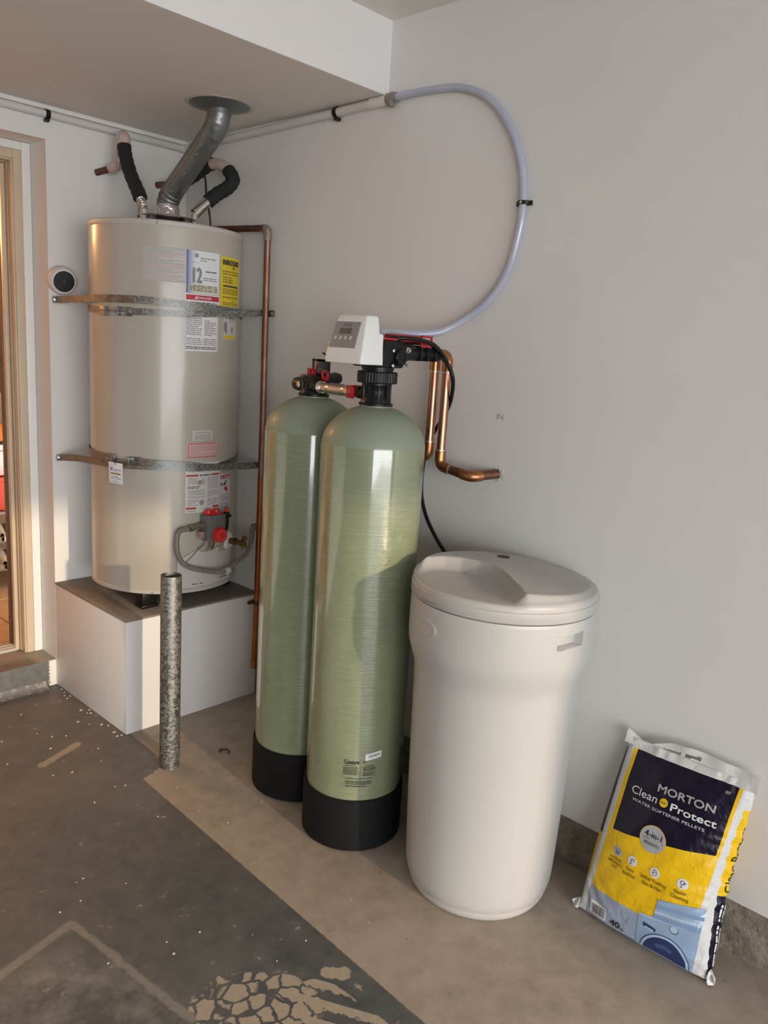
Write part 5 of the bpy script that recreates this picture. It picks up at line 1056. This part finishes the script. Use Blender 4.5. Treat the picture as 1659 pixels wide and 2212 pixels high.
for j in range(NV_+1):
    v = j/NV_; Y = v*BHT; x0, x1, gd = bx0(v), bx1(v), bg(v)
    row = []
    for i in range(NF+1): X = x0+(x1-x0)*i/NF; row.append((bagp(X, Y), (X, Y)))
    for i in range(1, NS): s_ = i/NS; row.append((SO+SW*(x1+0.022*math.sin(PI*s_)*math.sin(PI*v)**0.5+0.0022*math.sin(Y*140+4*s_)*math.sin(PI*v))+SU*Y-SN*(gd*s_), (0.372+gd*s_, Y)))
    for i in range(NB+1): X = x1-(x1-x0)*i/NB; row.append((SO+SW*X+SU*Y-SN*(gd+0.010*math.sin(PI*i/NB)*math.sin(PI*v)), (0.372+gd, Y)))
    for i in range(1, NS): s_ = 1-i/NS; row.append((SO+SW*(x0-0.018*math.sin(PI*s_)*math.sin(PI*v)**0.5)+SU*Y-SN*(gd*s_), (x0-gd*s_-0.012, Y)))
    for p, q_ in row: g.uv[len(g.v)] = q_; g.v.append(tuple(p))
R_ = len(row)
for j in range(NV_):
    for i in range(R_): g.f.append((j*R_+i, j*R_+(i+1) % R_, (j+1)*R_+(i+1) % R_, (j+1)*R_+i)); g.mi.append(0)
g.f.append(tuple(range(R_-1, -1, -1))); g.mi.append(0); g.f.append(tuple(range(NV_*R_, (NV_+1)*R_))); g.mi.append(0)
g.build('film', BAG, sb, 70)
FILM = mat('film_white', (0.70, 0.69, 0.68), 0.3, coat=0.4, bump=(40, 0.5, 0.006))
# header with the two grip slots
def htop(X): return float(np.interp(X, [0.036, 0.060, 0.100, 0.112, 0.156, 0.216, 0.290, 0.335, 0.392], [0.524, 0.512, 0.495, 0.508, 0.526, 0.534, 0.532, 0.529, 0.532]))
def hpt(u, v, o):
    X = 0.036+0.352*u; t_ = htop(X); Y = 0.487+(t_-0.487)*v
    return SO+SW*X+SU*Y+SN*(0.010*(1-v)+0.004*math.sin(X*70)*v+0.001*math.sin(X*130)*(1-v)+o)-V(0.004*v, 0, 0)*0
hf = B(); NU, NVh = 88, 14; keep = []
for k in (0, 1):
    for j in range(NVh+1):
        for i in range(NU+1): hf.v.append(tuple(hpt(i/NU, j/NVh, 0.0016*k)))
def hole(i, j):
    X = 0.036+0.352*(i+0.5)/NU; Y = 0.487+(htop(X)-0.487)*(j+0.5)/NVh; mid = 0.503+(X-0.14)*0.13
    return abs(Y-mid) < 0.0042 and (0.138 < X < 0.188 or 0.200 < X < 0.240)
o1 = (NU+1)*(NVh+1); idx = lambda i, j: j*(NU+1)+i
def addf(*f): hf.f.append(f); hf.mi.append(0)
for j in range(NVh):
    for i in range(NU):
        if hole(i, j): continue
        a, b, c, d = idx(i, j), idx(i+1, j), idx(i+1, j+1), idx(i, j+1); addf(o1+a, o1+b, o1+c, o1+d); addf(d, c, b, a)
        for (p, q_), (di, dj) in (((a, b), (0, -1)), ((b, c), (1, 0)), ((c, d), (0, 1)), ((d, a), (-1, 0))):
            ii, jj = i+di, j+dj
            if ii < 0 or jj < 0 or ii >= NU or jj >= NVh or hole(ii, jj): addf(p, q_, o1+q_, o1+p)
hf.build('header', FILM, sb, 60)
for X, sgn in ((0.006, -1), (0.378, 1)):   # crimped corners at the foot
    c = SO+SW*X; g = B()
    g.grid(lambda u, v: c+SW*(0.018*sgn*(u-0.3))+SU*(-0.006+0.030*v*(1-0.4*u))+SN*(0.004+0.006*math.sin(u*5+v*3)), 6, 6, thick=lambda u, v: c+SW*(0.018*sgn*(u-0.3))+SU*(-0.006+0.030*v*(1-0.4*u))-SN*(0.012*(1-u)+0.002))
    g.build('crimped_corner', FILM, sb)
LB1 = mat('print_blue', (0.30, 0.42, 0.60), 0.25, coat=0.5); LB2 = mat('print_blue_mid', (0.22, 0.34, 0.53), 0.25, coat=0.5); LB3 = mat('print_blue_pale', (0.45, 0.56, 0.70), 0.25, coat=0.5)
DB = mat('print_blue_dark', (0.018, 0.035, 0.13), 0.15, coat=0.6); DB2 = mat('print_blue_deep', (0.05, 0.10, 0.25), 0.2, coat=0.6)
PW = mat('print_white', (0.74, 0.74, 0.73), 0.3); PG = mat('print_silver', (0.42, 0.42, 0.43), 0.3); PY = mat('print_yellow', (0.82, 0.52, 0.02), 0.3); PK = mat('print_black', (0.02, 0.018, 0.02), 0.3); PB = mat('print_brown', (0.14, 0.09, 0.01), 0.4)
bm_ = lambda a, b, l: bagp(a, b, 0.0010+0.0004*l)
bmats = [PW, PG, PY, PK, LB1, LB2, LB3, DB, DB2, PB, NAVY]
def bp_(name, items): return art(name, items, bm_, bmats, sb)
bp_('brand_lettering', [('text', 0.1600, 0.4035, 0.0270, 'MORTON', 1, 0.028, 'L', 0.147, 0.020)])
bp_('product_lettering', [('text', 0.0930, 0.3720, 0.0290, 'Clean', 0, -0.010, 'L', 0.075, 0.01), ('text', 0.2030, 0.3715, 0.0260, 'Protect', 0, 0.024, 'L', 0.115, 0.005), ('disc', 0.1860, 0.3820, 0.0110, 2, 1), ('text', 0.1860, 0.3792, 0.0080, 'AND', 10, 0, 'C', 0.016)])
bp_('descriptor_lettering', [('text', 0.1030, 0.3545, 0.0105, 'WATER SOFTENER PELLETS', 0, 0, 'L', 0.192, -0.006)])
bp_('benefit_badge', [('disc', 0.183, 0.283, 0.0355, 2, 1), ('disc', 0.183, 0.283, 0.0340, 1, 2), ('text', 0.183, 0.2865, 0.0225, '4-in-1', 10, 0.004, 'C', 0.047), ('line', [(0.155, 0.2815), (0.212, 0.2815)], 0.0014, 10, 3), ('text', 0.183, 0.2670, 0.0115, 'BENEFITS', 10, 0, 'C', 0.042)])
for a, b, c in ((0.099, 0.209, 1), (0.146, 0.207, 0), (0.208, 0.206, 0), (0.277, 0.2095, 0)):
    it = [('disc', a, b, 0.0135, c, 1)]
    if a < 0.1: it += [('line', [(a-0.005, b-0.007), (a+0.005, b-0.007), (a+0.005, b+0.007), (a-0.005, b+0.007), (a-0.005, b-0.007)], 0.0012, 10, 3), ('line', circ(a, b-0.001, 0.003), 0.001, 10, 3)]
    elif a < 0.15: it += [('line', [(a-0.003, b-0.008), (a-0.003, b+0.002)]+circ(a+0.001, b+0.002, 0.004, 180, 0, 10)+[(a+0.005, b)], 0.0016, 10, 3), ('line', [(a-0.006, b-0.008), (a+0.001, b-0.008)], 0.0014, 10, 3)]
    elif a < 0.22: it += [('line', circ(a-0.001, b+0.005, 0.0035, 40, 320, 14), 0.0012, 10, 3), ('line', [(a+0.001, b+0.008), (a+0.006, b+0.002), (a+0.004, b-0.001), (a+0.006, b-0.004), (a+0.003, b-0.006)], 0.0012, 10, 3), ('line', [(a-0.002, b+0.001), (a-0.006, b-0.003), (a-0.002, b-0.006), (a-0.004, b-0.009)], 0.0012, 10, 3)]
    else: it += [('line', circ(a-0.001, b+0.003, 0.0045), 0.0013, 10, 3), ('line', [(a-0.001, b-0.002), (a-0.001, b-0.008)], 0.0012, 10, 3), ('line', [(a-0.004, b-0.008), (a+0.002, b-0.008)], 0.0012, 10, 3), ('line', circ(a+0.005, b+0.003, 0.0022), 0.001, 10, 3)]
    bp_('benefit_icon', it)
for it in ([('text', 0.098, 0.1850, 0.0098, 'EXTENDS', 9, 0.004, 'C', 0.036), ('text', 0.098, 0.1745, 0.0098, 'APPLIANCE', 9, 0.004, 'C', 0.044), ('text', 0.098, 0.1640, 0.0098, 'LIFE', 9, 0.004, 'C', 0.016)], [('text', 0.144, 0.1790, 0.0125, 'Less', 9, 0.002, 'C', 0.022), ('text', 0.144, 0.1650, 0.0125, 'Buildup', 9, 0.002, 'C', 0.036)], [('text', 0.208, 0.1800, 0.0135, 'Softer Feeling', 9, 0.002, 'C', 0.068), ('text', 0.208, 0.1650, 0.0135, 'Skin & Hair', 9, 0.002, 'C', 0.053)], [('text', 0.277, 0.1830, 0.0130, 'Easier', 9, 0.002, 'C', 0.029), ('text', 0.277, 0.1690, 0.0130, 'Cleaning', 9, 0.002, 'C', 0.042)]): bp_('benefit_lettering', it)
bp_('corner_print', [('rows', 0.318, 0.462, 0.330, 0.470, 3, 1, 3, 1)])
bar = [('quad', ((0.048, 0.010), (0.100, 0.006), (0.100, 0.042), (0.050, 0.046)), 0, 1, 6, 4)]; R = random.Random(4); x = 0.056
while x < 0.094: w = R.choice((0.0007, 0.0013, 0.0019)); bar.append(('rect', x, 0.012, x+w, 0.038, 3, 2, 1, 4)); x += w+R.choice((0.0008, 0.0014))
bp_('barcode', bar)
bp_('weight_lettering', [('text', 0.114, 0.0095, 0.0240, '40', 3, 0.022, 'L', 0.028), ('text', 0.145, 0.0085, 0.0100, 'lb', 3, 0.010, 'L', 0.010)])
dc = [(0.270+0.072*math.cos(math.radians(a)), max(0.006, -0.003+0.072*math.sin(math.radians(a)))) for a in range(4, 177, 6)]
def dquad(r0, r1, mi, ly, a0=4, a1=176, n=30):
    it = []; P = lambda r, a: (min(0.338, 0.266+r*math.cos(math.radians(a))), max(0.004, -0.006+r*math.sin(math.radians(a))))
    for i in range(n):
        p, q_ = a0+(a1-a0)*i/n, a0+(a1-a0)*(i+1)/n; it.append(('quad', (P(r0, q_), P(r0, p), P(r1, p), P(r1, q_)), mi, ly, 1, 4))
    return it
bp_('washer_picture', [('quad', ((0.188, 0.002), (0.338, 0.002), (0.338, 0.112), (0.190, 0.090)), 4, 1, 16, 10), ('quad', ((0.190, 0.084), (0.338, 0.106), (0.338, 0.112), (0.190, 0.090)), 6, 2, 12, 1), ('quad', ((0.205, 0.060), (0.236, 0.057), (0.238, 0.066), (0.204, 0.072)), 7, 3, 4, 1), ('quad', ((0.208, 0.060), (0.232, 0.0575), (0.234, 0.061), (0.212, 0.063)), 6, 4, 3, 1), ('line', [(0.204, 0.052), (0.232, 0.048)], 0.001, 5, 3), ('disc', 0.2805, 0.0865, 0.0105, 8, 3), ('disc', 0.2800, 0.0880, 0.0092, 6, 4)]
    + dquad(0.0005, 0.058, 7, 4) + dquad(0.058, 0.064, 6, 3) + dquad(0.064, 0.067, 8, 3) + dquad(0.030, 0.042, 8, 5, 60, 130, 8))
bp_('towel_picture', [('quad', ((0.226, 0.093), (0.338, 0.106), (0.338, 0.168), (0.230, 0.146)), 4, 2, 12, 6), ('quad', ((0.226, 0.093), (0.338, 0.106), (0.338, 0.118), (0.226, 0.104)), 5, 3, 12, 1), ('quad', ((0.228, 0.122), (0.338, 0.136), (0.338, 0.147), (0.229, 0.133)), 5, 3, 12, 1), ('quad', ((0.227, 0.108), (0.338, 0.122), (0.338, 0.128), (0.227, 0.115)), 6, 3, 12, 1)])
def gus(a, b, l): v = b/BHT; s_ = a/bg(v); return SO+SW*(bx1(v)+0.022*math.sin(PI*min(1, max(0, s_)))*math.sin(PI*v)**0.5+0.0022*math.sin(b*140+4*s_)*math.sin(PI*v)+0.0012)+SU*b-SN*a
art('side_lettering', [('text', 0.215, -0.034, 0.030, 'Clean Protect', 0, 0.004, 'L', 0.175)], lambda a, b, l: gus(-b, a, l), [PK], sb)
art('side_print', [('rows', 0.03, -0.040, 0.185, -0.012, 3, 0, 6, 1)], lambda a, b, l: gus(-b, a, l), [PW], sb)

# ================================================================== SMALL THINGS ON THE FLOOR
wc = B().tube(smooth([V(-0.398+0.0175*(0.68*math.cos(a)+0.72*math.sin(a)), -0.923+0.0175*(-0.73*math.cos(a)+0.70*math.sin(a)), 0.003) for a in [math.radians(-25+29*k) for k in range(9)]]), 0.0026, 8).build('bent_wire', mat('wire_rust', (0.06, 0.045, 0.035), 0.5, 0.6))
tag(wc, 'small bent dark wire lying on bare concrete between steel post and rear tank', 'wire')
R = random.Random(11); g = B()
def flake(x, y, s):
    n = R.randint(4, 6); a0 = R.uniform(0, 6); top = [(x+s*R.uniform(0.5, 1)*math.cos(a0+2*PI*k/n)*1.3, y+s*R.uniform(0.5, 1)*math.sin(a0+2*PI*k/n), 0.0016+R.uniform(0, 0.0012)) for k in range(n)]; bot = [(p[0], p[1], 0.0002) for p in top]
    g.add(top+bot, [tuple(range(n))]+[(k, n+k, n+(k+1) % n, (k+1) % n) for k in range(n)])
for _ in range(20): flake(R.uniform(-1.05, -0.63), R.uniform(-1.0, -0.12), R.uniform(0.0015, 0.0045))
for _ in range(14): flake(R.uniform(-1.25, -0.74), R.uniform(-2.05, -1.0), R.uniform(0.0012, 0.0032))
for _ in range(14): flake(-0.612-R.uniform(0, 0.03), R.uniform(-0.58, -0.05), R.uniform(0.003, 0.006))
for _ in range(10): flake(R.uniform(-0.70, -0.30), R.uniform(-2.2, -0.9), R.uniform(0.001, 0.002))
tag(g.build('paint_flakes', mat('flake_white', (0.66, 0.63, 0.58), 0.7), smooth=False), 'scattered white paint flakes on the floor by the platform', 'flakes', kind='stuff')
